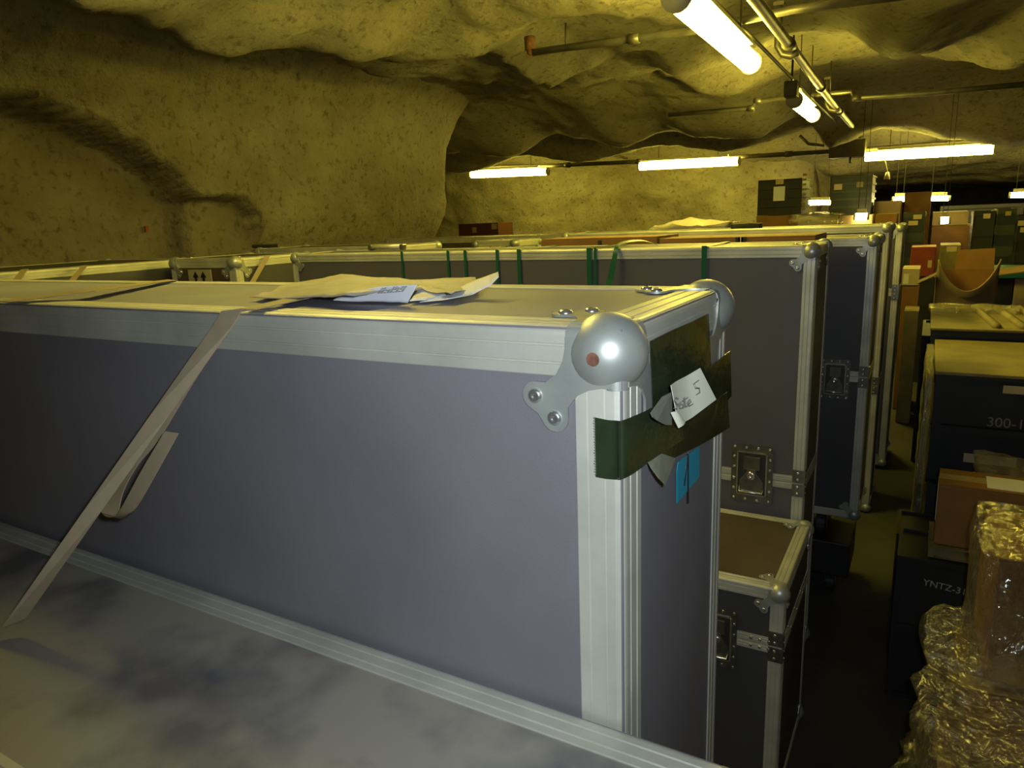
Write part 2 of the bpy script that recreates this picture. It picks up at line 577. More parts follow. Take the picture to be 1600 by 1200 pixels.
def profile_section(w, r, t, groove=True):
    """outer corner at (0,0), legs along +u and +v, laid t proud of the panel"""
    g, gd = 0.0015, 0.0015
    pts = [(w, t + 0.001), (w, 0.0006), (w - 0.001, 0)]
    gs = [0.74, 0.38] if groove else []
    for q in gs:
        c = w * q
        pts += [(c + g, 0), (c + g * 0.5, gd), (c - g * 0.5, gd), (c - g, 0)]
    pts += [(r, 0)] + [(r - r * math.sin(a), r - r * math.cos(a)) for a in [math.pi / 8 * k for k in range(1, 4)]] + [(0, r)]
    for q in reversed(gs):
        c = w * q
        pts += [(0, c - g), (gd, c - g * 0.5), (gd, c + g * 0.5), (0, c + g)]
    pts += [(0, w - 0.001), (0.0006, w), (t + 0.001, w), (t + 0.001, t + 0.001)]
    return pts


def plate_outline(k):
    c1 = (0.092, 0.071)
    half = [(0.0105, 0.0105), (0.058, 0.0105), (0.058, 0.020), (0.061, 0.034), (0.068, 0.047), (0.080, 0.0565)] + \
        arc(c1[0], c1[1], 0.0145, -85, 52, 9)
    full = half + [(0.0895, 0.0895)] + [(v, u) for u, v in reversed(half[1:])]
    return [(u * k, v * k) for u, v in full]


def corner_mesh(k, sx, sy, sz, full=True):
    """ball corner at the origin; the case lies towards (-sx,-sy,-sz)"""
    mb = MB()
    r = 0.0385 * k
    c = 0.0235 * k
    n, m_ = 28, 16
    vs, fs = [], []
    for j in range(m_ + 1):
        th = math.pi * (0.004 + 0.992 * j / m_)
        for i in range(n):
            ph = 2 * math.pi * i / n
            vs.append(Vector((-sx * c + r * math.sin(th) * math.cos(ph), -sy * c + r * math.sin(th) * math.sin(ph), -sz * (c + 0.0035 * k) + r * math.cos(th))))
    for j in range(m_):
        for i in range(n):
            fs.append((j * n + i, j * n + (i + 1) % n, (j + 1) * n + (i + 1) % n, (j + 1) * n + i))
    fs += [tuple(range(n)), tuple(range(m_ * n, m_ * n + n))]
    mb.add(vs, fs)
    out = plate_outline(k)
    h0, h1 = -0.0005, 0.0022 * min(1, k + 0.2)
    mb.prism(out, lambda u, v, h: Vector((-sx * u, sy * h, -sz * v)), h0, h1)
    mb.prism(out, lambda u, v, h: Vector((sx * h, -sy * u, -sz * v)), h0, h1)
    mb.prism(out, lambda u, v, h: Vector((-sx * u, -sy * v, sz * h)), h0, h1)
    # short collars where the ball runs on to the three edges
    R = 0.0125 * k
    q = R - 0.0016
    e = 0.058 * k
    mb.tube([(-sx * q, -sy * q, -sz * 0.01 * k), (-sx * q, -sy * q, -sz * 0.060 * k)], R, 16)
    mb.tube([(-sx * q, -sy * 0.01 * k, -sz * q), (-sx * q, -sy * e, -sz * q)], R, 16)
    mb.tube([(-sx * 0.01 * k, -sy * q, -sz * q), (-sx * e, -sy * q, -sz * q)], R, 16)
    return mb


def rivet(name, p, nrm, r, parent, m=None):
    n = Vector(nrm).normalized()
    a = n.orthogonal().normalized()
    b = n.cross(a)
    vs, fs = [], []
    prof = [(1.0, 0), (0.97, 0.22), (0.75, 0.42), (0.40, 0.50), (0.26, 0.36), (0.0, 0.34)]
    N = 14
    for rr, h in prof[:-1]:
        for i in range(N):
            t = 2 * math.pi * i / N
            vs.append(Vector(p) + (a * math.cos(t) + b * math.sin(t)) * rr * r + n * h * r)
    for j in range(len(prof) - 2):
        for i in range(N):
            fs.append((j * N + i, j * N + (i + 1) % N, (j + 1) * N + (i + 1) % N, (j + 1) * N + i))
    fs.append(tuple(range((len(prof) - 2) * N, (len(prof) - 1) * N)))
    return mesh_obj(name, vs, fs, m or M_RIVET, parent, True)


def latch(parent, x, y, z, w, h):
    """recessed butterfly latch on a face looking towards -y; (x, z) its centre"""
    mb = MB()
    o = [(-w / 2 + 0.008, -h / 2)] + [(w / 2 - 0.008, -h / 2), (w / 2, -h / 2 + 0.008), (w / 2, h / 2 - 0.008), (w / 2 - 0.008, h / 2), (-w / 2 + 0.008, h / 2), (-w / 2, h / 2 - 0.008), (-w / 2, -h / 2 + 0.008)]
    mb.prism(o, lambda u, v, t: Vector((x + u, y - t, z + v)), 0.0, 0.0022)
    fr = mb.build('latch', M_DARKMETAL, parent)
    iw, ih = w * 0.66, h * 0.72
    MB().box(x - iw / 2, x + iw / 2, y - 0.0030, y - 0.001, z - ih / 2, z + ih / 2).build('latch_dish', M_RECESS, fr)
    rim = MB()
    for a, b, c, d in ((-iw / 2, iw / 2, ih / 2, ih / 2 + 0.004), (-iw / 2, iw / 2, -ih / 2 - 0.004, -ih / 2), (-iw / 2 - 0.004, -iw / 2, -ih / 2, ih / 2), (iw / 2, iw / 2 + 0.004, -ih / 2, ih / 2)):
        rim.box(x + a, x + b, y - 0.005, y - 0.001, z + c, z + d)
    rim.build('latch_rim', M_RIVET, fr)
    # upper keeper and lower butterfly wing
    MB().box(x - iw * 0.30, x + iw * 0.30, y - 0.0075, y - 0.002, z + ih * 0.10, z + ih * 0.42).build('keeper', M_DARKMETAL, fr, bevel=0.001)
    k = MB()
    ww, wh = iw * 0.43, ih * 0.36
    ol = [(-ww, -wh * 0.2), (-ww, -wh * 0.65), (-ww * 0.75, -wh), (ww * 0.75, -wh), (ww, -wh * 0.65), (ww, -wh * 0.2), (ww * 0.45, wh * 0.35), (ww * 0.35, wh * 0.6), (-ww * 0.35, wh * 0.6), (-ww * 0.45, wh * 0.35)]
    k.prism(ol, lambda u, v, t: Vector((x + u, y - t, z - ih * 0.10 + v)), 0.003, 0.0085)
    k.build('latch_wing', M_DARKMETAL, fr, bevel=0.001)
    rivet('latch_pivot', (x, y - 0.008, z - ih * 0.03), (0, -1, 0), iw * 0.17, fr)
    hb = MB().tube([(x - iw * 0.42, y - 0.004, z - ih * 0.32), (x - iw * 0.42, y - 0.012, z - ih * 0.44), (x + iw * 0.42, y - 0.012, z - ih * 0.44), (x + iw * 0.42, y - 0.004, z - ih * 0.32)], 0.0035, 8)
    hb.build('spring_handle', M_RIVET, fr, True)
    rr = 0.0048 * (w / 0.13)
    for i in range(4):
        u = -w * 0.42 + w * 0.84 * i / 3
        for s in (-1, 1):
            rivet('rivet', (x + u, y - 0.0022, z + s * h * 0.455), (0, -1, 0), rr, fr)
    for v in (-0.28, -0.1, 0.1, 0.28):
        for s in (-1, 1):
            rivet('rivet', (x + s * w * 0.43, y - 0.0022, z + h * v), (0, -1, 0), rr, fr)
    return fr


def castor(parent, x, y, z1):
    c = MB()
    c.box(x - 0.035, x + 0.035, y - 0.03, y + 0.03, z1 - 0.006, z1)
    c.box(x - 0.022, x - 0.018, y - 0.02, y + 0.02, 0.04, z1 - 0.006)
    c.box(x + 0.018, x + 0.022, y - 0.02, y + 0.02, 0.04, z1 - 0.006)
    cc = c.build('castor', M_DARKMETAL, parent)
    r = min(0.06, (z1 - 0.01) / 2)
    MB().tube([(x - 0.015, y, r), (x + 0.015, y, r)], r, 20).build('wheel', M_BLACK, cc, False)


def flight_case(label, x0, x1, y0, y1, ztop, height, w, rz=0.0, group=None, panel=None, top=None, corners='all',
                mid=None, latch_at=None, right_latches=(), castors=True, zfloor=0.0, rivets=(), no_side=False, name='flight_case'):
    """x/y extents in world, ztop above camera"""
    cx, cy = (x0 + x1) / 2, (y0 + y1) / 2
    zt = CZ + ztop
    zb = zt - height
    t = thing(name, label, 'case', (cx, cy, zfloor), rz, group)
    L, W = (x1 - x0) / 2, (y1 - y0) / 2
    za, zc = zb - zfloor, zt - zfloor
    panel = panel or M_PANEL
    e = 0.0018
    th = 0.009
    P = lambda n, a, m_: MB().box(*a).build(n, m_, t)
    P('front_panel', (-L + e, L - e, -W + e, -W + th, za + e, zc - e), panel)
    P('rear_panel', (-L + e, L - e, W - th, W - e, za + e, zc - e), panel)
    P('right_panel', (L - th, L - e, -W + th, W - th, za + e, zc - e), panel)
    P('left_panel', (-L + e, -L + th, -W + th, W - th, za + e, zc - e), panel)
    P('top_panel', (-L + th, L - th, -W + th, W - th, zc - th, zc - e), top or panel)
    P('bottom_panel', (-L + th, L - th, -W + th, W - th, za + e, za + th), panel)
    sec = profile_section(w, min(0.009, w * 0.19), e)
    n = len(sec)

    def prof(axis, s1, s2):
        vs = []
        k = 0.01
        if axis == 'x':
            for h in (-L + k, L - k):
                vs += [Vector((h, s1 * (W - u), (zc - v) if s2 > 0 else (za + v))) for u, v in sec]
        elif axis == 'y':
            for h in (-W + k, W - k):
                vs += [Vector((s1 * (L - u), h, (zc - v) if s2 > 0 else (za + v))) for u, v in sec]
        else:
            for h in (za + k, zc - k):
                vs += [Vector((s1 * (L - u), s2 * (W - v), h)) for u, v in sec]
        fs = [tuple(range(n)), tuple(range(n, 2 * n))] + [(i, (i + 1) % n, n + (i + 1) % n, n + i) for i in range(n)]
        o = mesh_obj('edge_profile', vs, fs, M_ALU, t)
        return o
    for a in 'xyz':
        for s1 in (-1, 1):
            for s2 in (-1, 1):
                prof(a, s1, s2)
    k = w / 0.05
    for sx in (-1, 1):
        for sy in (-1, 1):
            for sz in (-1, 1):
                o = corner_mesh(k, sx, sy, sz).build('ball_corner', M_ZINC, t)
                smooth_auto(o, 0.7)
                o.location = (sx * L, sy * W, zc if sz > 0 else za)
                if (sx, sy, sz) in rivets:
                    c = [(0.092 * k, 0.071 * k), (0.071 * k, 0.092 * k)]
                    hh = 0.0022 * min(1, k + 0.2)
                    for u, v in c:
                        rivet('rivet', (-sx * u, sy * hh, -sz * v), (0, sy, 0), 0.0078 * k, o)
                        rivet('rivet', (-sx * u, -sy * v, sz * hh), (0, 0, sz), 0.0078 * k, o)
                        if not no_side:
                            rivet('rivet', (sx * hh, -sy * u, -sz * v), (sx, 0, 0), 0.0078 * k, o)
    if mid is not None:
        zm = CZ + mid - zfloor
        for sg in (-1, 1):
            a, b = (zm + 0.0008, zm + w * 0.62) if sg > 0 else (zm - w * 0.62, zm - 0.0008)
            mb = MB()
            d = 0.0022
            mb.box(-L + w, L - w, -W - d + e, -W + e, a, b)
            for q in (0.3, 0.66):
                zz = a + (b - a) * q
                mb.box(-L + w, L - w, -W - d - 0.0012 + e, -W - d + e, zz, zz + 0.0025)
            mb.box(L - e, L + d - e, -W + w, W - w, a, b)
            mb.build('closing_profile', M_ALU, t)
            # corner angle plates with rivets
            for sx in (-1, 1):
                o = MB().box(sx * L - sx * w * 1.02, sx * (L + 0.002), -W - 0.003, -W + 0.02, zm + (0.002 if sg > 0 else -w * 1.25), zm + (w * 1.25 if sg > 0 else -0.002)).build('corner_plate', M_DARKMETAL, t, bevel=0.0008)
                if sx > 0:
                    for q in (0.35, 0.95):
                        rivet('rivet', (sx * (L - w * 0.55), -W - 0.003, zm + sg * w * q), (0, -1, 0), 0.0055 * max(k, 0.8), o)
                        rivet('rivet', (sx * (L + 0.002), -W + 0.011, zm + sg * w * q), (1, 0, 0), 0.0045 * max(k, 0.8), o)
    if latch_at:
        for lx, lz, lw, lh in latch_at:
            latch(t, lx - cx, -W - 0.0005, CZ + lz - zfloor, lw, lh)
    if castors and za > 0.03:
        for sx in (-1, 1):
            for sy in (-1, 1):
                castor(t, sx * (L - 0.14), sy * (W - 0.08), za)
    return t, (cx, cy, zfloor), (L, W, za, zc)


# case A: the big one in the middle of the picture
AX1, AY0, AY1, AZ = -0.238, 0.609, 1.005, -0.10
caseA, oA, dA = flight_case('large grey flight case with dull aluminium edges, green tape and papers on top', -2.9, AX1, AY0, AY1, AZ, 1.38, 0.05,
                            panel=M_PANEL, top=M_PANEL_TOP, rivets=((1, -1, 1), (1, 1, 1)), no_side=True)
# case B: lower, in front of it
caseB, oB, dB = flight_case('low scuffed dark case in front, its top below the strapped grey case', -2.7, -0.085, 0.235, 0.6055, -0.522, 0.96, 0.043,
                            panel=M_PANEL, top=M_PANEL_SC, rivets=((1, 1, 1),))
# case C: long one behind
caseC, oC, dC = flight_case('long charcoal flight case banded with green straps, behind the taped grey case', -2.33, -0.272, 2.17, 2.46, -0.10, 1.38, 0.034,
                            panel=M_PANEL_C, rivets=((1, -1, 1),), mid=-0.806, latch_at=[(-0.425, -0.795, 0.125, 0.185)])
# case S: small one at its foot
caseS, oS, dS = flight_case('small dark flight case with brown dusty top, standing low beside the aisle', -1.1, -0.243, 1.70, 2.15, -0.915, 0.66, 0.034,
                            panel=M_PANEL_DK, top=M_PANEL_BR, rivets=((1, -1, 1), (1, 1, 1)), mid=-1.075, latch_at=[(-0.405, -1.085, 0.10, 0.17)])
for sg_ in (-1, 1):
    for q_ in range(3):
        rivet('rivet', (-0.32 + 0.022 * q_ - oS[0], -dS[1] - 0.0015, CZ - 1.075 + sg_ * 0.0105), (0, -1, 0), 0.0045, caseS)
for q_ in range(7):
    rivet('rivet', (dS[0] + 0.001, -dS[1] + 0.07 + 0.05 * q_, CZ - 1.05 - 0.03 * (q_ % 2)), (1, 0, 0), 0.005, caseS)
# case D
caseD, oD, dD = flight_case('dark flight case with tall end face, right behind the green-strapped long case', -0.95, -0.168, 3.0, 3.32, -0.112, 1.125, 0.034,
                            panel=M_PANEL_DK, rivets=((1, -1, 1),), mid=-0.645, latch_at=[(-0.285, -0.66, 0.105, 0.16)], zfloor=0.24)
for X0, X1, Y0, Y1, Z1, lab in ((-0.93, -0.19, 3.02, 3.30, 0.24, 'low black dolly under the dark case with the tall end face'),):
    dl = thing('dolly', lab, 'dolly', ((X0 + X1) / 2, (Y0 + Y1) / 2, 0))
    MB().box((X0 - X1) / 2, (X1 - X0) / 2, (Y0 - Y1) / 2, (Y1 - Y0) / 2, 0.09, Z1).build('deck', M_BLACK, dl, bevel=0.006)
    for sx in (-1, 1):
        for sy in (-1, 1):
            castor(dl, sx * 0.3, sy * 0.09, 0.09)
caseE, oE, dE = flight_case('long dark flight case third in line along the aisle, under the green crates', -1.95, -0.175, 4.0, 4.35, -0.092, 1.50, 0.036,
                            panel=M_PANEL_DK, mid=-0.9)
caseF, oF, dF = flight_case('dark flight case farthest along the aisle, only its bright edge showing', -1.6, -0.140, 4.75, 5.2, -0.115, 1.46, 0.036, panel=M_PANEL_DK, mid=-0.5)
# ---- tape, note and sticker on the end of case A (parts stuck to it)
def ribbon(name, rows, m, parent=None, thick=0.0006, smooth=False, sub=1):
    """rows: list of (edge point a, edge point b); a thin strip with thickness"""
    rows = [(Vector(a), Vector(b)) for a, b in rows]
    if sub > 1:
        out = []
        for i in range(len(rows) - 1):
            p0 = rows[max(i - 1, 0)]
            p1, p2 = rows[i], rows[i + 1]
            p3 = rows[min(i + 2, len(rows) - 1)]
            for k in range(sub):
                t = k / sub
                out.append(tuple(0.5 * ((2 * p1[j]) + (-p0[j] + p2[j]) * t + (2 * p0[j] - 5 * p1[j] + 4 * p2[j] - p3[j]) * t * t + (-p0[j] + 3 * p1[j] - 3 * p2[j] + p3[j]) * t ** 3) for j in (0, 1)))
        out.append(rows[-1])
        rows = out
    n = len(rows)
    nrm = []
    for i in range(n):
        a, b = rows[i]
        a0, b0 = rows[max(i - 1, 0)]
        a1, b1 = rows[min(i + 1, n - 1)]
        d = (a1 + b1) - (a0 + b0)
        v = (b - a).cross(d)
        nrm.append(v.normalized() if v.length > 1e-12 else Vector((0, -1, 0)))
    vs = []
    for (a, b), nn in zip(rows, nrm):
        vs += [a + nn * thick / 2, b + nn * thick / 2, b - nn * thick / 2, a - nn * thick / 2]
    fs = []
    for i in range(n - 1):
        for k in range(4):
            fs.append((4 * i + k, 4 * i + (k + 1) % 4, 4 * i + 4 + (k + 1) % 4, 4 * i + 4 + k))
    fs += [(0, 1, 2, 3), (4 * n - 4, 4 * n - 3, 4 * n - 2, 4 * n - 1)]
    o = mesh_obj(name, vs, fs, m, parent)
    if smooth:
        smooth_auto(o, 0.8)
    return o


def local(p, o):
    return Vector(p) - Vector(o)


def sideA(px, py, off=0.0035):
    return local(at(px, py, 'X', AX1 + off), oA)


def frontA(px, py, off=0.0035):
    return local(at(px, py, 'Y', AY0 - off), oA)


# dark square of tape under the top rail, between the two ball corners
tp = ribbon('tape_strip', [(sideA(1016, 533), sideA(1020, 650)), (sideA(1050, 516, .006), sideA(1050, 640, .004)), (sideA(1080, 503, .008), sideA(1084, 612, .006)), (sideA(1100, 493, .007), sideA(1104, 592, .006)), (sideA(1107, 490, .004), sideA(1112, 585))], M_TAPE, caseA, sub=5, smooth=True)
tp['label'] = 'dark glossy green tape patch under the top rail'
# long strip: from the front face round the corner, then rising to the far edge
wrap = [(frontA(929, 652), frontA(931, 745)), (frontA(948, 656), frontA(948, 748)), (frontA(962, 657, .0045), frontA(963, 749, .0045)),
        (local(at(972, 657, 'X', AX1 + .003), oA), local(at(973, 748, 'X', AX1 + .003), oA)), (sideA(990, 650, .006), sideA(992, 738, .006)), (sideA(1020, 636, .009), sideA(1022, 716, .009)),
        (sideA(1060, 608, .012), sideA(1062, 690, .012)), (sideA(1100, 580, .008), sideA(1103, 660, .008)), (sideA(1128, 558, .004), sideA(1130, 634, .004)), (sideA(1141, 548, .003), sideA(1143, 618, .003))]
tp = ribbon('tape_strip', wrap, M_TAPE, caseA, sub=5, smooth=True)
tp['label'] = 'dark green tape wound round the corner edge'
# crossing strip lower down
tp = ribbon('tape_strip', [(sideA(1008, 700, .006), sideA(1020, 740, .006)), (sideA(1050, 676, .010), sideA(1052, 716, .007)), (sideA(1100, 640, .014), sideA(1103, 690, .006)), (sideA(1136, 612, .016), sideA(1140, 668, .006))], M_TAPE, caseA, sub=5, smooth=True)
tp['label'] = 'dark green tape strip crossing below the long strip'
# pale backs of lifted ends


def tail(p):
    vs = [local(at(x, y, 'X', AX1 + o), oA) for x, y, o in p]
    top = vs
    n = len(vs)
    vs2 = [v + Vector((0.0005, 0, 0)) for v in vs]
    return mesh_obj('tape_end', top + vs2, [tuple(range(n)), tuple(range(n, 2 * n))] + [(i, (i + 1) % n, n + (i + 1) % n, n + i) for i in range(n)], M_TAPEB, caseA)


o = tail([(1034, 620, .014), (1050, 612, .016), (1049, 664, .020), (1040, 664, .021), (1033, 661, .022), (1026, 657, .022), (1019, 652, .022), (1016, 645, .019)])
o['label'] = 'pale back of a curled tape end'
o = tail([(1012, 722, .008), (1032, 708, .008), (1055, 716, .010), (1050, 730, .014), (1043, 748, .018), (1039, 758, .021), (1034, 753, .021), (1029, 748, .020), (1025, 742, .018), (1018, 733, .014)])
o['label'] = 'pale torn tape end hanging down'
# torn teeth on the front end of the long strip
mb = MB()
for i in range(22):
    a = frontA(929 + 0.09 * i, 653 + i * 4.2, .0042)
    s = 0.0012 + 0.0012 * random.random()
    mb.add([a + Vector((0.0004, 0, 0.0014)), a + Vector((0.0004, 0, -0.0014)), a + Vector((-s, 0, 0)), a + Vector((0.0004, -0.0006, 0))], [(0, 1, 2), (0, 2, 3), (1, 2, 3), (0, 1, 3)])
o = mb.build('torn_edge', M_TAPEB, caseA)
o['kind'] = 'stuff'
# the pencilled note: a curved slip
NB = [((1048, 602), (1061, 668)), ((1058, 595), (1068, 660)), ((1075, 586), (1082, 652)), ((1094, 575), (1119, 624))]
no = [.022, .018, .018, .026]
rows = []
for (a, b), f in zip(NB, no):
    rows.append((local(at(*a, 'X', AX1 + f), oA), local(at(*b, 'X', AX1 + f + .006), oA)))
note = ribbon('note', rows, M_NOTE, caseA, thick=0.0004, sub=5, smooth=True)
note['label'] = 'pale yellow paper slip with pencilled words'
curl = ribbon('note', [(local(at(1048, 645, 'X', AX1 + .026), oA), local(at(1060, 669, 'X', AX1 + .028), oA)), (local(at(1056, 643, 'X', AX1 + .030), oA), local(at(1068, 664, 'X', AX1 + .031), oA)), (local(at(1062, 646, 'X', AX1 + .028), oA), local(at(1071, 659, 'X', AX1 + .029), oA))], M_NOTE, caseA, thick=0.0004, sub=3, smooth=True)
curl['label'] = 'curled lower corner of the paper slip'
# handwriting "Seite 5" as pencil strokes on the slip
STR = [[(1060, 623), (1056, 621), (1054, 626), (1059, 633), (1058, 639), (1053, 638)], [(1061, 634), (1065, 632), (1064, 628), (1061, 631), (1063, 638), (1067, 637)],
       [(1068, 630), (1069, 637)], [(1070, 620), (1072, 635), (1075, 634)], [(1067, 626), (1075, 621)], [(1076, 631), (1080, 628), (1078, 624), (1075, 628), (1078, 634), (1083, 631)],
       [(1092, 594), (1085, 599), (1088, 606), (1093, 606), (1094, 613), (1089, 616)], [(1069, 626), (1069.5, 626.5)]]
mb = MB()
for s in STR:
    mb.tube([local(at(x, y, 'X', AX1 + .0275 + (x - 1050) * 0.00005), oA) for x, y in s], 0.00045, 5)
o = mb.build('handwriting', M_INK, note)
o['label'] = 'pencilled words on the slip'
# blue sticker with a hand-drawn 1
ol = [(1059, 722), (1092, 698), (1092, 745), (1057, 787), (1057, 735)]
st = [local(at(x, y, 'X', AX1 + .003), oA) for x, y in ol]
mb = MB()
n = len(st)
mb.add(st + [p + Vector((0.0006, 0, 0)) for p in st], [tuple(range(n)), tuple(range(n, 2 * n))] + [(i, (i + 1) % n, n + (i + 1) % n, n + i) for i in range(n)])
bs = mb.build('sticker', M_BLUE, caseA)
bs['label'] = 'blue paper sticker with handwritten 1'
mb = MB()
for s in ([(1069, 759), (1075, 708), (1075, 786)], ):
    mb.tube([local(at(x, y, 'X', AX1 + .0042), oA) for x, y in s], 0.0011, 5)
mb.build('number', M_INKB, bs)
# rust spot on the near ball
c = Vector((AX1 - .0235, AY0 + .0235, CZ + AZ - .027))
d = at(928, 561, 'Y', AY0 - .012) - c
d.normalize()
ball = [ch for ch in caseA.children if ch.name.startswith('ball_corner') and ch.location.x > 0 and ch.location.y < 0 and ch.location.z > 1][0]
lc = Vector((-.0235, .0235, -.027))
a = d.orthogonal().normalized()
b = d.cross(a)
vs = [lc + (d * math.cos(q) + (a * math.cos(t) + b * math.sin(t)) * math.sin(q)) * 0.0389 for q in (0.001, 0.09, 0.17) for t in [2 * math.pi * k / 18 for k in range(18)]]
vs = [lc + (v - lc) * (1 + 0.0) for v in vs]
fs = [tuple(range(18))] + [(j * 18 + k, j * 18 + (k + 1) % 18, (j + 1) * 18 + (k + 1) % 18, (j + 1) * 18 + k) for j in range(2) for k in range(18)]
o = mesh_obj('rust_spot', vs, fs, M_RUST, ball, True)

# ------------------------------------------------------------------ straps
def quad_px(px, py, qx, qy, axis, v):
    return (at(px, py, axis, v), at(qx, qy, axis, v))


zt = CZ + AZ + 0.004
# main strap: across case A's top, over the edge, through the air to case B and over its front edge
p0a, p0b = at(347, 489, 'Y', AY0 - 0.006), at(377, 490, 'Y', AY0 - 0.006)
ba, bb = at(-8, 996, 'Z', CZ - 0.515), at(30, 980, 'Z', CZ - 0.515)
rows = [(Vector((-0.905, 1.03, zt - 0.10)), Vector((-0.885, 1.03, zt - 0.10))), (Vector((-0.905, 1.015, zt)), Vector((-0.885, 1.015, zt))),
        (at(470, 461, 'Z', zt + .003), at(505, 461, 'Z', zt + .003)), (at(375, 483, 'Z', zt + .001), at(400, 484, 'Z', zt + .001)), (Vector((p0a.x, p0a.y, zt - 0.002)), Vector((p0b.x, p0b.y, zt - 0.002)))]
rows += [(p0a.lerp(ba, t), p0b.lerp(bb, t)) for t in (0.04, 0.3, 0.6, 0.97)]
rows += [(Vector((ba.x - 0.05, ba.y - 0.05, CZ - 0.517)), Vector((bb.x - 0.05, bb.y - 0.05, CZ - 0.517)))]
dx = Vector((-0.12, -0.18, 0))
rows += [(Vector((-1.27, 0.225, CZ - 0.518)), Vector((-1.245, 0.225, CZ - 0.518))), (Vector((-1.28, 0.222, CZ - 0.62)), Vector((-1.255, 0.222, CZ - 0.62)))]
o = ribbon('tension_strap', rows, M_STRAP, None, thick=0.0012)
tag(rebase(o, (p0a + ba) / 2), 'grey-tan plastic strap stretched diagonally in front of the large grey case', 'strap')
# its loose tail hanging in a hook
Y1 = 0.50
tr = [((366, 494), (372, 495), .600), ((300, 588), (306, 592), .575), ((240, 680), (250, 684), .55), ((205, 725), (215, 727), .53), ((173, 775), (192, 770), .515), ((158, 795), (186, 806), .505), ((164, 806), (192, 809), .50), ((180, 806), (200, 803), .485),
      ((194, 786), (214, 792), .48), ((222, 734), (243, 742), .485), ((258, 674), (279, 677), .495)]
rows = [(at(a[0], a[1], 'Y', y), at(b[0], b[1], 'Y', y)) for a, b, y in tr]
o = ribbon('strap_tail', rows, M_STRAP, None, thick=0.0009, sub=4, smooth=True)
tag(rebase(o, rows[0][0]), 'loose strap end curling into a hook beside the diagonal strap', 'strap')
# second strap lying across the top farther left
za = CZ + AZ + 0.003
rows = [(Vector((-1.62, 0.600, za - 0.09)), Vector((-1.602, 0.600, za - 0.09))), (Vector((-1.60, 0.603, za)), Vector((-1.582, 0.603, za))), (at(0, 470, 'Z', za), at(18, 472, 'Z', za)), (at(130, 453, 'Z', za + .010), at(150, 455, 'Z', za + .010)), (at(262, 437, 'Z', za), at(275, 438, 'Z', za)), (Vector((-1.50, 1.03, za - 0.1)), Vector((-1.48, 1.03, za - 0.1)))]
o = ribbon('tension_strap', rows, M_STRAP, None, thick=0.0012)
tag(rebase(o, rows[2][0]), 'thin grey strap lying across the top of the large case, left side', 'strap')

# green bands round case C
yf = 2.17
for i, (px, wv, lab) in enumerate([(628, .010, 'green strapping band nearest the left end of the long case'), (700, .010, 'green strapping band second from the left on the long case'),
                                   (727, .011, 'green strapping band third from the left, just above the paper bundle'), (777, .011, 'green strapping band meeting the upturned white paper tip'), (811, .014, 'green strapping band just right of the paper tip'),
                                   (921, .017, 'wide green strapping band, left one of a close pair'), (930.5, .009, 'narrow green strapping band, right one of a close pair'),
                                   (1101, .016, 'green strapping band above the far ball corner of the grey case')]):
    p = at(px, 392, 'Y', yf)
    x = p.x
    y0, y1, z1, z0 = yf - 0.0035, 2.4635, CZ - 0.0965, CZ - 1.484
    rows = [(Vector((x - wv / 2, y1, z0)), Vector((x + wv / 2, y1, z0))), (Vector((x - wv / 2, y1, z1)), Vector((x + wv / 2, y1, z1))), (Vector((x - wv / 2, y0, z1)), Vector((x + wv / 2, y0, z1))), (Vector((x - wv / 2, y0, z0)), Vector((x + wv / 2, y0, z0)))]
    o = ribbon('strapping_band', rows, M_GSTRAP, None, thick=0.0010)
    tag(rebase(o, rows[3][0]), lab, 'band', 'green strapping bands round the long case')
rows = [(at(940, 470, 'Y', yf - .05), at(948, 470, 'Y', yf - .05)), (at(948, 440, 'Y', yf - .03), at(957, 440, 'Y', yf - .03)), (at(956, 405, 'Y', yf - .02), at(964, 405, 'Y', yf - .02)), (at(961, 385, 'Y', yf), at(967, 386, 'Y', yf)),
        (at(975, 377, 'Y', yf + .1), at(982, 379, 'Y', yf + .1)), (at(1003, 375, 'Y', yf + .18), at(1006, 377, 'Y', yf + .18)), (at(1024, 382, 'Y', yf + .25), at(1028, 383, 'Y', yf + .25))]
o = ribbon('strapping_band', rows, M_GSTRAP, None, thick=0.0010, sub=4, smooth=True)
tag(rebase(o, rows[3][0]), 'loose slanting green band end arching over the edge of the long case', 'band', 'green strapping bands round the long case')

# ------------------------------------------------------------------ papers on case A
def sheet(name, cols, rowsn, m, parent=None, crump=0.004, seed=0.0, thick=0.0006):
    """cols: per column a list of control points front->back; lofted into a crumpled sheet"""
    nc = 28
    C = []
    k = len(cols) - 1
    for i in range(nc + 1):
        t = i / nc * k
        a = min(int(t), k - 1)
        f = t - a
        f = f * f * (3 - 2 * f)
        C.append([Vector(p).lerp(Vector(q), f) for p, q in zip(cols[a], cols[a + 1])])
    vs = []
    for i, c in enumerate(C):
        kk = len(c) - 1
        for j in range(rowsn + 1):
            t = j / rowsn * kk
            a = min(int(t), kk - 1)
            f = t - a
            p = c[a].lerp(c[a + 1], f)
            q = noise.noise(Vector((p.x * 18 + seed, p.y * 18, seed))) * crump + abs(noise.noise(Vector((p.x * 45, p.y * 45, seed + 3)))) * crump * 0.6
            vs.append(p + Vector((0, 0, q)))
    fs = [(i * (rowsn + 1) + j, (i + 1) * (rowsn + 1) + j, (i + 1) * (rowsn + 1) + j + 1, i * (rowsn + 1) + j + 1) for i in range(nc) for j in range(rowsn)]
    o = mesh_obj(name, vs, fs, m, parent, True, False)
    md = o.modifiers.new('solid', 'SOLIDIFY')
    md.thickness = thick
    return o


zz = CZ + AZ


def tcol(px, pyf, pym, pyb, yf_, ym, yb):
    return [at(px, pyf, 'Z', zz + .004), at(px, pym, 'Y', ym), at(px, pyb, 'Y', yb)]


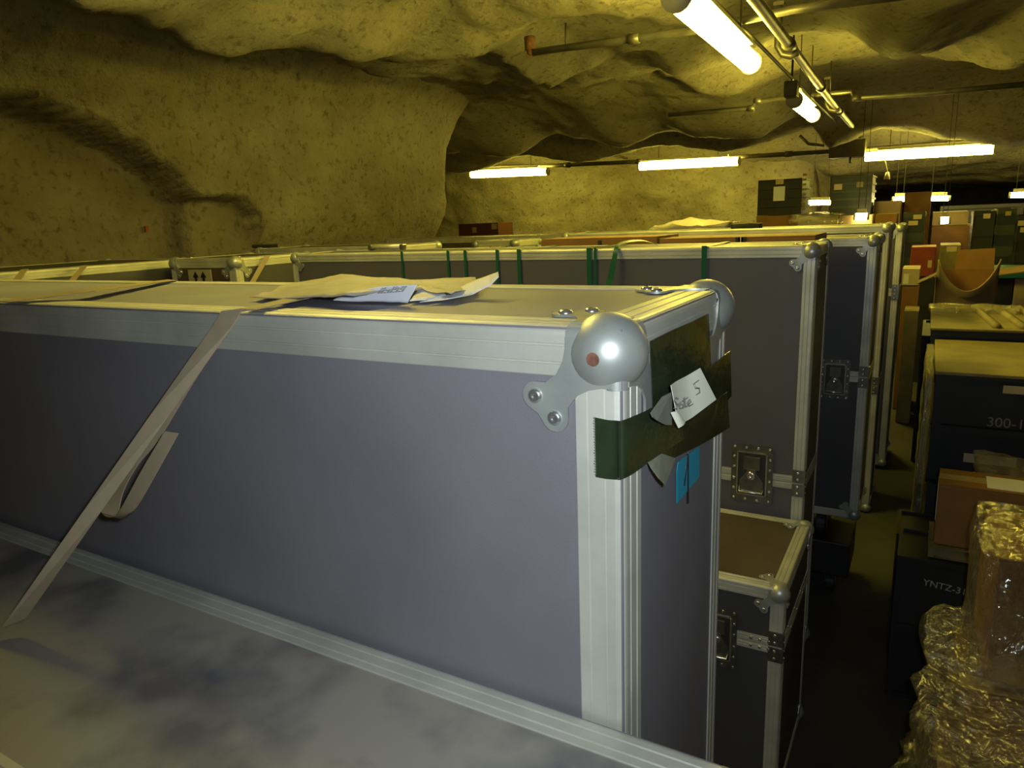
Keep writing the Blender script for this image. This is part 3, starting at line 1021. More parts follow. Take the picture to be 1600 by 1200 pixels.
papers = thing('paper_bundle', 'crumpled tan packing paper with printed white sheets on top of the grey case', 'papers', at(560, 462, 'Z', zz))
po = papers.location
L3 = lambda cols: [[p - po for p in c] for c in cols]
cols = [[at(391, 466, 'Z', zz + .003), at(402, 462, 'Z', zz + .006), at(420, 457, 'Z', zz + .005)],
        [at(430, 467, 'Z', zz + .006), at(440, 452, 'Y', .80), at(455, 443, 'Y', .88)],
        [at(500, 466, 'Z', zz + .010), at(505, 446, 'Y', .80), at(515, 434, 'Y', .88)],
        [at(545, 461, 'Z', zz + .018), at(545, 442, 'Y', .81), at(550, 429, 'Y', .90)],
        [at(600, 455, 'Z', zz + .018), at(598, 445, 'Y', .82), at(600, 435, 'Y', .90)],
        [at(660, 452, 'Z', zz + .012), at(655, 444, 'Y', .85), at(645, 439, 'Y', .92)],
        [at(705, 462, 'Z', zz + .010), at(705, 446, 'Y', .86), at(700, 435, 'Y', .92)],
        [at(744, 450, 'Z', zz + .010), at(745, 441, 'Y', .88), at(742, 433, 'Y', .93)]]
sheet('packing_paper', L3(cols), 12, M_TANPAPER, papers, 0.006, 1.0)
cols = [[at(520, 470, 'Z', zz + .002), at(530, 463, 'Y', .735)], [at(550, 471, 'Z', zz + .002), at(562, 453, 'Y', .72)], [at(595, 472, 'Z', zz + .002), at(605, 447, 'Y', .715)], [at(637, 474, 'Z', zz + .002), at(652, 446, 'Y', .715)]]
wsh = sheet('printed_sheet', L3(cols), 8, M_PAPER, papers, 0.002, 5.0)
# print on it, following the surface line
mb = MB()
for r_ in range(5):
    for c_ in range(9):
        if random.random() < 0.2:
            continue
        u = 596 + c_ * 4.6 + r_ * -1.5
        v = 450.5 + r_ * 1.9 - c_ * 0.35
        a, b = at(u, v, 'Y', .708), at(u + 3.2, v - 0.2, 'Y', .708)
        mb.box(a.x - po.x, b.x - po.x, a.y - po.y, a.y - po.y + .0004, a.z - po.z, a.z - po.z + 0.0006)
pr = mb.build('print_lines', M_INK, wsh)
pr['kind'] = 'stuff'
cols = [[at(640, 471, 'Z', zz + .003), at(652, 455, 'Y', .80), at(655, 447, 'Y', .82)], [at(665, 469, 'Z', zz + .004), at(668, 455, 'Y', .80), at(672, 448, 'Y', .82)], [at(698, 461, 'Z', zz + .006), at(690, 455, 'Y', .80), at(684, 450, 'Y', .82)]]
sheet('white_sheet', L3(cols), 8, M_PAPER, papers, 0.002, 8.0)
cols = [[at(655, 472, 'Z', zz + .003), at(690, 465, 'Z', zz + .006)], [at(700, 467, 'Z', zz + .006), at(712, 452, 'Y', .83)], [at(738, 459, 'Y', .79), at(742, 438, 'Y', .84)], [at(766, 446, 'Y', .80), at(764, 430, 'Y', .84)], [at(779, 433, 'Y', .81), at(778, 425, 'Y', .83)]]
wc = sheet('white_sheet', L3(cols), 8, M_PAPER, papers, 0.002, 11.0)
wc['label'] = 'white sheet with upturned right end'

# ------------------------------------------------------------------ generic boxes
def place_box(xl, yt, xr, yb, Y, depth, zdown=None):
    """front face from pixels on the plane y=Y -> x0,x1,z0,z1"""
    a = at(xl, yt, 'Y', Y)
    b = at(xr, yt, 'Y', Y)
    c = at((xl + xr) / 2, yb, 'Y', Y)
    return a.x, b.x, max(c.z, 0.0), (a.z + b.z) / 2


def carton(label, x0, x1, y0, depth, z0, z1, m=None, rz=0.0, group=None, labels=(), tape=True, name='cardboard_box'):
    cx, cy = (x0 + x1) / 2, y0 + depth / 2
    t = thing(name, label, 'box', (cx, cy, z0), rz, group)
    W, D, H = (x1 - x0) / 2, depth / 2, z1 - z0
    m = m or M_CARD
    MB().box(-W, W, -D, D, 0, H - 0.004).build('box_body', m, t, bevel=min(0.004, H * 0.05))
    MB().box(-W + .001, W - .001, -D + .001, -0.0015, H - 0.004, H).build('top_flap', m, t)
    MB().box(-W + .001, W - .001, 0.0015, D - .001, H - 0.004, H).build('top_flap', m, t)
    if tape:
        MB().box(-W - .0006, W + .0006, -0.025, 0.025, H, H + 0.0008).build('packing_tape', M_CARDL, t)
    for f, u0, u1, v0, v1, mm in labels:
        b = MB()
        if f == 'front':
            b.box(-W + 2 * W * u0, -W + 2 * W * u1, -D - .0012, -D, H * v0, H * v1)
        elif f == 'left':
            b.box(-W - .0012, -W, -D + 2 * D * u0, -D + 2 * D * u1, H * v0, H * v1)
        else:
            b.box(-W + 2 * W * u0, -W + 2 * W * u1, -D + 2 * D * v0, -D + 2 * D * v1, H, H + .0016)
        b.build('label_sheet', mm, t)
    return t


def crate(label, x0, x1, y0, depth, z0, z1, m, ribs=3, rz=0.0, group=None, labels=(), lid=None, name='plastic_crate'):
    cx, cy = (x0 + x1) / 2, y0 + depth / 2
    t = thing(name, label, 'crate', (cx, cy, z0), rz, group)
    W, D, H = (x1 - x0) / 2, depth / 2, z1 - z0
    ins = min(0.03, W * 0.06)
    MB().box(-W + ins, W - ins, -D + ins, D - ins, 0, H * 0.985).build('crate_body', m, t)
    for i in range(ribs + 1):
        z = H * i / ribs
        a, b = max(0, z - H * 0.03), min(H, z + H * 0.03)
        rb = MB()
        rb.box(-W, W, -D, -D + ins * 1.05, a, b).box(-W, W, D - ins * 1.05, D, a, b).box(-W, -W + ins * 1.05, -D + ins, D - ins, a, b).box(W - ins * 1.05, W, -D + ins, D - ins, a, b)
        rb.build('rib', M_RIB_LIT if m is M_GCRATE else m, t)  # green crates get ribs coloured lighter, as if catching light
    for sx in (-1, 1):
        p = MB().box(sx * W - 0.035 * W * 2 * (sx > 0), sx * W + 0.035 * W * 2 * (sx < 0), -D - 0.002, -D + ins, H * 0.02, H * 0.98)
        p.build('corner_post', m, t)
    if lid:
        MB().box(-W - .004, W + .004, -D - .004, D + .004, H, H + 0.012).build('lid', lid, t, bevel=0.003)
    for u0, u1, v0, v1, mm in labels:
        MB().box(-W + 2 * W * u0, -W + 2 * W * u1, -D - .0035, -D - .001, H * v0, H * v1).build('label_sheet', mm, t)
    return t


def film_box(name, label, x0, x1, y0, y1, z0, z1, m, amp=0.012, n=18, seed=0.0, tagit=True, parent=None):
    """crumpled stretch film hugging a box"""
    vs, fs = [], []
    cx, cy, cz = (x0 + x1) / 2, (y0 + y1) / 2, (z0 + z1) / 2
    hx, hy, hz = (x1 - x0) / 2, (y1 - y0) / 2, (z1 - z0) / 2
    ring = []
    for k in range(4 * n):
        s, q = divmod(k, n)
        t = -1 + 2 * q / n
        ring.append([(t, -1), (1, t), (-t, 1), (-1, -t)][s])
    nz_ = n

    def pt(u, v, w):
        r = 1 - 0.03 * (abs(u) * abs(v)) ** 6
        p = Vector((cx + u * hx * r, cy + v * hy * r, cz + w * hz))
        d = Vector((u, v, w * 0.6)).normalized()
        f = noise.noise(Vector((p.x * 9 + seed, p.y * 9, p.z * 16))) + 0.6 * abs(noise.noise(Vector((p.x * 26 + p.z * 14, p.y * 26 - p.z * 9, p.z * 10 + seed))))
        return p + d * amp * f
    for j in range(nz_ + 1):
        for u, v in ring:
            vs.append(pt(u, v, -1 + 2 * j / nz_))
    N = 4 * n
    for j in range(nz_):
        for k in range(N):
            fs.append((j * N + k, j * N + (k + 1) % N, (j + 1) * N + (k + 1) % N, (j + 1) * N + k))
    # top: grid
    base = len(vs)
    for j in range(n + 1):
        for i in range(n + 1):
            vs.append(pt(-1 + 2 * i / n, -1 + 2 * j / n, 1))
    for j in range(n):
        for i in range(n):
            fs.append((base + j * (n + 1) + i, base + j * (n + 1) + i + 1, base + (j + 1) * (n + 1) + i + 1, base + (j + 1) * (n + 1) + i))
    o = mesh_obj(name, vs, fs, m, parent, True, False)
    if tagit:
        rebase(o, (cx, cy, z0))
        tag(o, label, 'film')
    return o


# ---- the stacks on the right of the aisle
# wrapped pile at the bottom right
carton('brown cardboard box under the stretch film, lowest at the bottom right', 0.10, 0.62, 1.34, 0.46, 0.0, 0.42, M_CARDD, 0.0)
carton('flattened-looking brown box in the wrapped pile, carrying the tall carton', 0.125, 0.64, 1.37, 0.46, 0.422, 0.625, M_CARDD, 0.04)
film_box('stretch_film', 'shiny crumpled stretch film wrapped round the pile at the bottom right', 0.065, 0.70, 1.29, 1.86, 0.01, 0.64, M_FILM, 0.045, 30, 2.0)
K1 = carton('tall brown carton under glossy film, at the right frame edge', 0.160, 0.60, 1.585, 0.27, 0.645, 0.915, M_CARD, 0.03)
film_box('stretch_film', 'glossy wrinkled film over the tall brown carton at the right edge', 0.135, 0.63, 1.56, 1.875, 0.645, 0.925, M_FILM, 0.014, 26, 5.0)
# dark case on the floor with the labelled carton on it
dc = crate('dark blue-black case under the labelled carton, white stencil on its front', -0.015, 0.36, 2.42, 0.24, 0.0, 0.505, M_BCRATE, 2, 0.0, None)
dc['category'] = 'case'
text_mesh('stencil', 'YNTZ-31', 0.030, mat('stencil_white', (0.35, 0.37, 0.36), 0.7), dc, frame((-0.05, -0.1225, 0.425), (1, 0, -0.08), (0.08, 0, 1)))
crate('low dark case behind the stencilled one, beside the aisle', -0.025, 0.3, 2.70, 0.24, 0.0, 0.46, M_BCRATE, 2)
carton('brown carton with white labels on top and side, on the dark stencilled case', 0.083, 0.66, 2.46, 0.16, 0.545, 0.747, M_CARD, -0.02, labels=(('top', 0.22, 0.78, 0.12, 0.80, M_PAPER), ('left', 0.15, 0.85, 0.35, 0.88, M_PAPER)))
crate('small olive tray between carton and dark case', 0.07, 0.5, 2.445, 0.21, 0.507, 0.543, M_OLIVE, 1)
# the big dark bins with olive lids
b1 = crate('big black bin with olive lid and white stencilled number', 0.056, 0.95, 3.02, 0.74, 0.57, 0.98, M_BCRATE, 2, 0.0, None, labels=((0.235, 0.40, 0.87, 0.94, M_CREAM), (0.48, 0.62, 0.87, 0.93, M_CREAM)), lid=M_OLIVE)
text_mesh('stencil', '300-12', 0.050, mat('stencil_grey', (0.22, 0.22, 0.19), 0.7), b1, frame((-0.205, -0.372, 0.245), (1, 0, 0), (0, 0, 1)))
crate('black bin standing on the floor under the stencilled one', 0.06, 0.95, 2.98, 0.78, 0.0, 0.565, M_BCRATE, 2, labels=((0.12, 0.30, 1.18, 1.24, M_CREAM),))
b2 = crate('second black bin behind, its olive lid crossed by raised ridges', 0.034, 1.05, 3.82, 0.80, 0.0, 1.024, M_BCRATE, 3, lid=M_OLIVE)
for i in range(4):
    MB().tube([(-0.25 + 0.10 * i, -0.36, 1.042), (-0.31 + 0.10 * i, 0.36, 1.042)], 0.018, 8).build('lid_ridge', M_OLIVE, b2, True)
film_box('stretch_film', 'thin yellowed film hanging on the left side of the black bins', 0.022, 0.05, 3.0, 3.74, 0.30, 0.97, M_FILM2, 0.012, 14, 7.0)
film_box('crumpled_film', 'crumpled clear film bundle behind the labelled carton', 0.21, 0.62, 2.72, 2.94, 0.645, 0.72, M_FILM2, 0.035, 16, 9.0)
film_box('crumpled_film', 'crumpled pale film on the front edge of the ridged lid', 0.02, 0.42, 4.35, 4.58, 1.037, 1.06, M_FILM2, 0.02, 14, 12.0)
carton('brown carton between the film bundle and the black bins', 0.2, 0.75, 2.70, 0.26, 0.0, 0.64, M_CARDL)

# open carton with raised flaps
def open_carton(label, x0, x1, y0, y1, z0, z1):
    t = thing('open_cardboard_box', label, 'box', ((x0 + x1) / 2, (y0 + y1) / 2, z0))
    W, D, H = (x1 - x0) / 2, (y1 - y0) / 2, z1 - z0
    e = 0.006
    MB().box(-W, W, D - e, D, 0, H).build('rear_wall', M_CARD, t)
    MB().box(-W, -W + e, -D, D - e, 0, H * 0.97).build('side_wall', M_CARD, t)
    MB().box(W - e, W, -D, D - e, 0, H * 0.97).build('side_wall', M_CARD, t)
    MB().box(-W + e, W - e, -D, D - e, 0, 0.01).build('box_bottom', M_CARD, t)
    # front wall bulging and sagging in the middle
    n = 14
    vs = []
    for i in range(n + 1):
        u = -1 + 2 * i / n
        sag = 0.38 * H * (1 - u * u) ** 0.8
        yb = -D - 0.05 * (1 - u * u)
        for (yy, z) in ((-D, 0), (yb, (H - sag) * 0.6), (yb - 0.01, H - sag), (yb - 0.10, H - sag + 0.045 + 0.05 * u * u)):
            vs.append((W * u, yy, z))
    fs = [(i * 4 + j, (i + 1) * 4 + j, (i + 1) * 4 + j + 1, i * 4 + j + 1) for i in range(n) for j in range(3)]
    o = mesh_obj('front_wall', vs, fs, M_CARDL, t, True, False)
    o.modifiers.new('solid', 'SOLIDIFY').thickness = 0.006
    MB().add([(-W * 0.35, D, H), (W, D, H), (W * 0.98, D + 0.04, H + 0.13), (-W * 0.30, D + 0.04, H + 0.12)] + [(-W * 0.35, D + e, H), (W, D + e, H), (W * 0.98, D + 0.04 + e, H + 0.13), (-W * 0.30, D + 0.04 + e, H + 0.12)], [(0, 1, 2, 3), (4, 5, 6, 7), (0, 1, 5, 4), (1, 2, 6, 5), (2, 3, 7, 6), (3, 0, 4, 7)]).build('flap', M_CARD, t)
    MB().add([(-W, -D, H * .97), (-W, 0, H * .97), (-W - 0.10, 0, H * .82), (-W - 0.10, -D, H * .82)] + [(-W, -D, H * .97 + e), (-W, 0, H * .97 + e), (-W - 0.10, 0, H * .82 + e), (-W - 0.10, -D, H * .82 + e)], [(0, 1, 2, 3), (4, 5, 6, 7), (0, 1, 5, 4), (1, 2, 6, 5), (2, 3, 7, 6), (3, 0, 4, 7)]).build('flap', M_CARD, t)
    MB().add([(W, -D, H * .97), (W, D, H * .97), (W + 0.22, D, H * 1.08), (W + 0.22, -D, H * 1.08)] + [(W, -D, H * .97 + e), (W, D, H * .97 + e), (W + 0.22, D, H * 1.08 + e), (W + 0.22, -D, H * 1.08 + e)], [(0, 1, 2, 3), (4, 5, 6, 7), (0, 1, 5, 4), (1, 2, 6, 5), (2, 3, 7, 6), (3, 0, 4, 7)]).build('flap', M_CARD, t)
    film_box('inner_film', '', -W + .02, W - .02, -D + .02, D - .02, 0.05, H * 0.6, M_FILM2, 0.03, 12, 4.0, False, t)
    return t


oc_a = at(1462, 440, 'Y', 5.3)
oc_b = at(1556, 440, 'Y', 5.3)
open_carton('open brown carton with spread flaps and a sagging curved front wall', oc_a.x, oc_b.x, 5.15, 5.55, oc_a.z - 0.30, oc_a.z + 0.06)
crate('dark pallet box under the open carton', oc_a.x - 0.05, oc_b.x + 0.2, 5.0, 0.7, 0.0, oc_a.z - 0.302, M_BCRATE, 3)


def px_carton(label, xl, yt, xr, yb, Y, depth, m, kind='carton', down=False, **kw):
    x0, x1, z0, z1 = place_box(xl, yt, xr, yb, Y, depth)
    if down:
        z0 = 0.0
    if kind == 'carton':
        return carton(label, x0, x1, Y, depth, z0, z1, m, **kw)
    return crate(label, x0, x1, Y, depth, z0, z1, m, **kw)


px_carton('dark storage bin under the teal board, right of the open carton', 1552, 436, 1584, 520, 6.0, 0.5, M_BCRATE, 'crate', True, ribs=6)
px_carton('cream carton stack at the right edge beside the dark bin', 1586, 436, 1640, 520, 6.0, 0.5, M_CREAM, 'carton', True)
a, b = at(1545, 434, 'Y', 5.95), at(1650, 430, 'Y', 5.95)
tb = MB().box(a.x, b.x, 5.93, 6.55, a.z - 0.0, a.z + 0.045).build('teal_board', M_TEAL)
tag(rebase(tb, (a.x, 6.0, a.z)), 'teal painted board lying on the dark bin and cream cartons', 'board')
# cartons seen past the end of the cases
px_carton('red-orange carton with small white mark, past the end of the cases', 1424, 386, 1463, 432, 7.4, 0.4, M_RED, 'carton', False, labels=(('front', 0.72, 0.88, 0.3, 0.55, M_CREAM),))
px_carton('black crate carrying the red-orange carton', 1422, 433, 1466, 560, 7.38, 0.45, M_BCRATE, 'crate', True, ribs=4)
px_carton('cream carton low in the aisle under the red one', 1410, 420, 1438, 446, 6.3, 0.35, M_CREAM, 'carton', labels=(('front', 0.1, 0.4, 0.1, 0.7, M_NOTE),))
px_carton('orange-brown film-wrapped carton directly below the cream carton', 1410, 447.5, 1437, 600, 6.3, 0.35, M_CARD, 'carton', True)
px_carton('narrow brown carton stack standing along the aisle, left of the bins', 1413, 486, 1436, 640, 5.9, 0.3, M_OLIVE, 'carton', True)
px_carton('dark green crate with two white labels near the tunnel mouth', 1412, 332, 1447, 400, 8.6, 0.6, M_GCRATE, 'crate', True, ribs=6, labels=((0.45, 0.83, 0.955, 0.985, M_CREAM), (0.25, 0.68, 0.915, 0.945, M_CREAM)))
px_carton('brown carton topping the stack behind the two-label crate', 1414, 300, 1456, 336, 10.0, 0.6, M_CARD, 'carton', True)
px_carton('pale brown carton on the dark stack right of the tunnel', 1458, 331, 1514, 352, 9.5, 0.7, M_CARDL, 'carton')
px_carton('dark brown carton stack under the pale carton', 1456, 352.5, 1520, 420, 9.45, 0.8, M_CARD, 'carton', True, labels=(('front', 0.45, 0.7, 0.80, 0.84, M_CREAM),))
px_carton('dark olive carton before the brown stack, cream label on top edge', 1470, 383, 1502, 450, 8.0, 0.5, M_OLIVE, 'carton', True, labels=(('front', 0.3, 0.8, 0.95, 0.99, M_CREAM),))
px_carton('tall black crate stack with small square tag, right of the brown stack', 1522, 330, 1556, 470, 8.2, 0.6, M_BCRATE, 'crate', True, ribs=8, labels=((0.45, 0.78, 0.955, 0.985, M_CREAM),))
px_carton('tall green crate stack at the right edge with a small orange tag', 1560, 326, 1590, 470, 8.0, 0.6, M_GCRATE, 'crate', True, ribs=8, labels=((0.4, 0.7, 0.96, 0.985, M_CARDL),))
px_carton('dark crate stack cut by the right frame edge, two pale labels', 1592, 336, 1640, 470, 7.8, 0.6, M_BCRATE, 'crate', True, ribs=8, labels=((0.0, 0.35, 0.94, 0.97, M_CREAM), (0.1, 0.4, 0.90, 0.93, M_CREAM)))
px_carton('dark brown box pile deep in the right tunnel', 1470, 320, 1600, 420, 12.5, 0.8, M_BCRATE, 'crate', True, ribs=6)
px_carton('yellow-brown carton on the shelf board near the tunnel mouth', 1366, 314, 1408, 336, 9.6, 0.5, M_CARDL, 'carton', True)
px_carton('small brown carton in front of the yellow-brown one', 1368, 334, 1402, 349, 8.4, 0.4, M_CARD, 'carton', True)
# green crates standing on the cartons behind the cases
g = px_carton('blue-green crate with a large white sheet, left of the pair by the tunnel', 1185, 280, 1254, 336, 9.2, 0.7, M_BCRATE, 'crate', ribs=4, labels=((0.36, 0.62, 0.40, 0.80, M_PAPER), (0.40, 0.58, 0.86, 0.99, M_CREAM)))
for i in range(8):
    rbm = MB().box(-0.012, 0.03, -0.02, 0.0, 0.05 + i * 0.055, 0.075 + i * 0.055)
    o = rbm.build('side_slat', M_OLIVE, g)
    o.location = ((at(1254, 300, 'Y', 9.2).x - g.location.x) + 0.01, -0.35, 0)
px_carton('dark green crate with one pale sheet, right of the pair by the tunnel', 1300, 275, 1364, 335, 9.3, 0.7, M_GCRATE, 'crate', ribs=5, labels=((0.07, 0.27, 0.66, 0.81, M_CREAM), (0.62, 0.78, 0.70, 0.84, M_OLIVE)))
px_carton('orange-brown carton under the left green crate', 1182, 337, 1245, 360, 9.0, 0.9, M_CARD, 'carton', True)
px_carton('film-covered pale carton between the two green crates', 1247, 338, 1310, 360, 9.0, 0.9, M_CREAM, 'carton', True)
px_carton('pale brown carton under the right green crate', 1312, 336, 1364, 360, 9.0, 0.9, M_CARDL, 'carton', True)
fa, fb = at(1232, 340, 'Y', 8.95), at(1318, 336, 'Y', 8.95)
film_box('stretch_film', 'glossy film strip over the cartons below the green crates', fa.x, fb.x, 8.9, 9.85, fa.z - 0.10, fa.z + 0.03, M_FILM, 0.03, 14, 21.0)
# dark red box against the far rock wall
px_carton('dark red-brown box with two pale labels at the far rock corner', 716, 349, 778, 372, 10.6, 0.5, mat('maroon_box', (0.10, 0.035, 0.018), 0.6), 'carton', True, labels=(('front', 0.35, 0.46, 0.90, 0.96, M_CARDL), ('front', 0.84, 0.98, 0.93, 0.99, M_CARDL)))

# ---- cases and cartons between C and E
bx = at(1030, 372, 'Y', 2.62)
lb = carton('long brown carton lying flat behind the green-strapped case', bx.x, -0.335, 2.62, 0.30, 0.0, CZ - 0.088, M_CARD)
for px_, mm in ((1152, M_BLACK), (1161, M_BLACK), (1156.5, M_CREAM), (936, M_BLACK)):
    q = at(px_, 376, 'Y', 2.61)
    o = MB().box(q.x - 0.008, q.x + 0.008, -0.153, -0.150, 0.9, CZ - 0.088).build('carton_band', mm, lb)
    o.location.x = -lb.location.x
px_carton('brown carton further left behind the strapped case, dark slit in its side', 845, 372, 1027, 400, 2.9, 0.30, M_CARD, 'carton', True)

caseG, oG, dG = flight_case('narrow upright case end with two ball corners and arrow sign, left background', -3.28, -2.80, 2.26, 2.75, -0.118, 1.10, 0.045, panel=M_PANEL_DK, rivets=((1, -1, 1), (-1, -1, 1)))
for ch in caseG.children:
    if ch.name.startswith('front_panel'):
        ch.data.materials[0] = M_PANEL_BR
sg = MB().box(-0.10, 0.07, -0.2490, -0.2455, CZ - 0.118 - 0.19, CZ - 0.118 - 0.052).build('handling_sign', mat('sign_paper', (0.42, 0.38, 0.24), 0.6), caseG)
mb = MB()
zs = CZ - 0.118
for x in (-0.045, 0.012):
    mb.box(x - 0.008, x + 0.008, -0.2505, -0.249, zs - 0.150, zs - 0.085)
    mb.prism([(x - 0.022, zs - 0.090), (x + 0.022, zs - 0.090), (x, zs - 0.060)], lambda u, v, h: Vector((u, h, v)), -0.2505, -0.249)
mb.box(-0.085, 0.055, -0.2505, -0.249, zs - 0.170, zs - 0.160)
mb.build('arrows', M_INKB, sg)
caseH, oH, dH = flight_case('dark navy case between the arrow-sign case and the strapped one', -3.4, -2.36, 2.9, 3.3, -0.100, 1.10, 0.04, panel=M_PANEL_DK)
caseI, oI, dI = flight_case('dark case at the left edge, seen side-on past the grey top', -4.1, -3.37, 0.95, 2.44, -0.125, 1.10, 0.04, panel=M_PANEL_DK)
for i, (pa, pb) in enumerate((((33, 421), (18, 440)), ((127, 415), (106, 440)))):
    a, b = at(pa[0], pa[1], 'X', -3.33), at(pb[0], pb[1], 'X', -3.15)
    wv = Vector((0, 0.03, 0))
    o = ribbon('tension_strap', [(a, a + wv), (b, b + wv), (b + (b - a) * 3, b + (b - a) * 3 + wv)], M_STRAP, None, thick=0.002)
    tag(rebase(o, a), ['short slanting strap at the far left edge of the picture', 'slanting pale strap behind the grey top, right of the leftmost strap'][i], 'strap')
a, b, c = at(414, 399, 'X', -2.785), at(388, 445, 'X', -2.785), at(380, 470, 'X', -2.785)
wv = Vector((0, 0.035, 0))
o = ribbon('tension_strap', [(a, a + wv), (b, b + wv), (c, c + wv)], M_STRAP, None, thick=0.002)
tag(rebase(o, a), 'dark slanting strap down the navy side of the arrow-sign case', 'strap')
bt = at(396, 392, 'Y', 3.0)
b2_ = at(432, 389, 'Y', 3.0)
o = MB().tube([(bt.x, 3.0, CZ - 0.088), (b2_.x, 3.02, CZ - 0.088)], 0.011, 8).build('ratchet_bar', M_PIPED)
tag(rebase(o, (bt.x, 3.0, CZ - 0.1)), 'small ratchet bar lying on the navy case', 'ratchet')
hb = at(583, 390, 'Y', 2.42)
hb2 = at(627, 388, 'Y', 2.42)
hh = thing('door_handle_bar', 'short pale metal handle lying on the left part of the strapped case', 'handle', (hb.x, 2.42, CZ - 0.0995))
MB().tube([(0, 0, 0.012), (hb2.x - hb.x, 0, 0.012)], 0.011, 10).build('grip', M_ALU, hh, True)
MB().box(-0.018, 0.0, -0.014, 0.014, 0, 0.022).build('end_block', M_DARKMETAL, hh, bevel=0.003)
MB().box(hb2.x - hb.x, hb2.x - hb.x + 0.018, -0.014, 0.014, 0, 0.022).build('end_block', M_DARKMETAL, hh, bevel=0.003)
j0, j1 = at(738, 377, 'Y', 4.6), at(806, 377, 'Y', 4.6)
caseJ, oJ, dJ = flight_case('grey case end with small arrow sign, beyond the left part of the strapped case', j0.x, j1.x, 4.6, 5.0, j0.z - CZ, 1.1, 0.045, panel=M_PANEL)
sg = MB().box(-0.13, 0.06, -0.2045, -0.2012, j0.z - 0.14, j0.z - 0.03).build('handling_sign', M_CREAM, caseJ)
mb = MB()
for x in (-0.09, -0.035, 0.02):
    mb.box(x - 0.011, x + 0.011, -0.206, -0.2045, j0.z - 0.11, j0.z - 0.06)
mb.build('arrows', M_INKB, sg)
j0, j1 = at(600, 368, 'Y', 5.6), at(1030, 362, 'Y', 5.6)
caseK, oK, dK = flight_case('long dull case row end under the far rock wall', j0.x, j1.x, 5.6, 6.1, j1.z - CZ, 1.1, 0.05, panel=M_PANEL_BR)
fa, fb = at(1022, 362, 'Y', 4.5), at(1138, 360, 'Y', 4.5)
film_box('plastic_sheet', 'crumpled pale plastic sheet lying beyond the strapped case', fa.x, fb.x, 4.42, 4.70, CZ - 0.115, CZ - 0.075, M_TANPAPER, 0.05, 14, 31.0)
carton('brown carton under the crumpled pale plastic sheet', fa.x, fb.x + 0.02, 4.42, 0.28, 0.0, CZ - 0.125, M_CARDL)
q = at(1168, 361, 'Y', 4.1)
film_box('work_glove', 'small crumpled black glove on the bright edge of the third case', q.x - 0.08, q.x + 0.07, 4.08, 4.16, CZ - 0.092, CZ - 0.070, M_BLACK, 0.02, 8, 41.0)
for o in bpy.data.objects:
    if o.name.startswith('work_glove'):
        o['category'] = 'glove'
    if o.name.startswith('plastic_sheet'):
        o['category'] = 'sheet'

# ------------------------------------------------------------------ lamps and pipes under the ceiling
def lamp(label, p, q, far=False, group=None, drop=0.25, r=0.058, hang=True, hood=0.7, tube=None):
    p, q = Vector(p), Vector(q)
    c = (p + q) / 2
    t = thing('tube_lamp', label, 'lamp', c, 0, group)
    a, b = p - c, q - c
    d = (b - a).normalized()
    s = Vector((-d.y, d.x, 0)).normalized()
    MB().tube([a, a.lerp(b, 0.5), b], r, 16).build('lamp_tube', M_FARTUBE if far else (tube or M_TUBE), t, True)
    for e_, sg_ in ((a, -1), (b, 1)):
        MB().tube([e_, e_ + d * sg_ * 0.02], r * 1.15, 14).build('end_cap', M_FIX, t, True)
    hs = MB()
    w = r * hood
    a2, b2 = a.lerp(b, 0.10) + Vector((0, 0, r + 0.012)), a.lerp(b, 0.90) + Vector((0, 0, r + 0.012))
    vs = []
    for e_ in (a2, b2):
        for (k, h) in ((-1, 0), (1, 0), (0.7, 0.035), (-0.7, 0.035)):
            vs.append(e_ + s * w * k + Vector((0, 0, h)))
    hs.add(vs, [(0, 1, 2, 3), (4, 5, 6, 7), (0, 1, 5, 4), (1, 2, 6, 5), (2, 3, 7, 6), (3, 0, 4, 7)])
    hs.build('lamp_housing', M_FIX, t)
    if hang:
        for f in (0.2, 0.8):
            e_ = a.lerp(b, f) + Vector((0, 0, r + 0.03))
            top = max(0.1, CZ + ceil_z((c + e_).x, (c + e_).y) - (c + e_).z + 0.03)
            MB().tube([e_, e_ + Vector((0, 0, min(top, 1.2)))], 0.003 if far else 0.005, 6).build('hanger_rod', M_BLACK if far else M_PIPED, t)
    return t


lamp('bright tube lamp overhead, cut by the top frame edge', (-0.985, 3.15, CZ + 0.875), (-1.02, 4.72, CZ + 0.865))
lamp('shorter bright tube lamp hanging in line beyond the overhead one', (-1.055, 6.55, CZ + 0.87), (-1.075, 7.75, CZ + 0.87))
lamp('added tube lamp out of sight above the grey cases, brightening their tops', (-1.62, 0.95, CZ + 0.98), (-1.64, 2.35, CZ + 0.98), hood=2.2, tube=M_TUBE_ADDED)  # unseen lamp added to light the case tops; wide hood shades the ceiling
GR = 'tube lamps across the side tunnel'
lamp('leftmost tube lamp of the row across the side tunnel', at(737, 273, 'Y', 11), at(855, 268, 'Y', 11), group=GR)
lamp('middle tube lamp of the row across the side tunnel', at(1000, 260, 'Y', 11), at(1154, 252, 'Y', 11), group=GR)
lamp('rightmost and longest tube lamp of the row across the side tunnel', at(1352, 245, 'Y', 11), at(1552, 233, 'Y', 11), group=GR)
for lab, xl, xr, y, Y in (('far lamp glowing between the two green crates', 1263, 1300, 317, 12.0), ('tiny far lamp below the dark green crate', 1337, 1355, 338.5, 8.92),
                          ('small far lamp above the yellow-brown carton', 1396, 1415, 311.5, 11.6), ('far lamp right of centre in the tunnel, over the brown cartons', 1448, 1483, 310, 11.8),
                          ('far lamp cut by the right frame edge', 1579, 1620, 305, 11.6), ('smallest lamp, low above the dark brown carton stack', 1470, 1482, 344.5, 9.0)):
    lamp(lab, at(xl, y, 'Y', Y), at(xr, y - 0.5, 'Y', Y), True, 'small lamps deep in the tunnel', r=0.035)


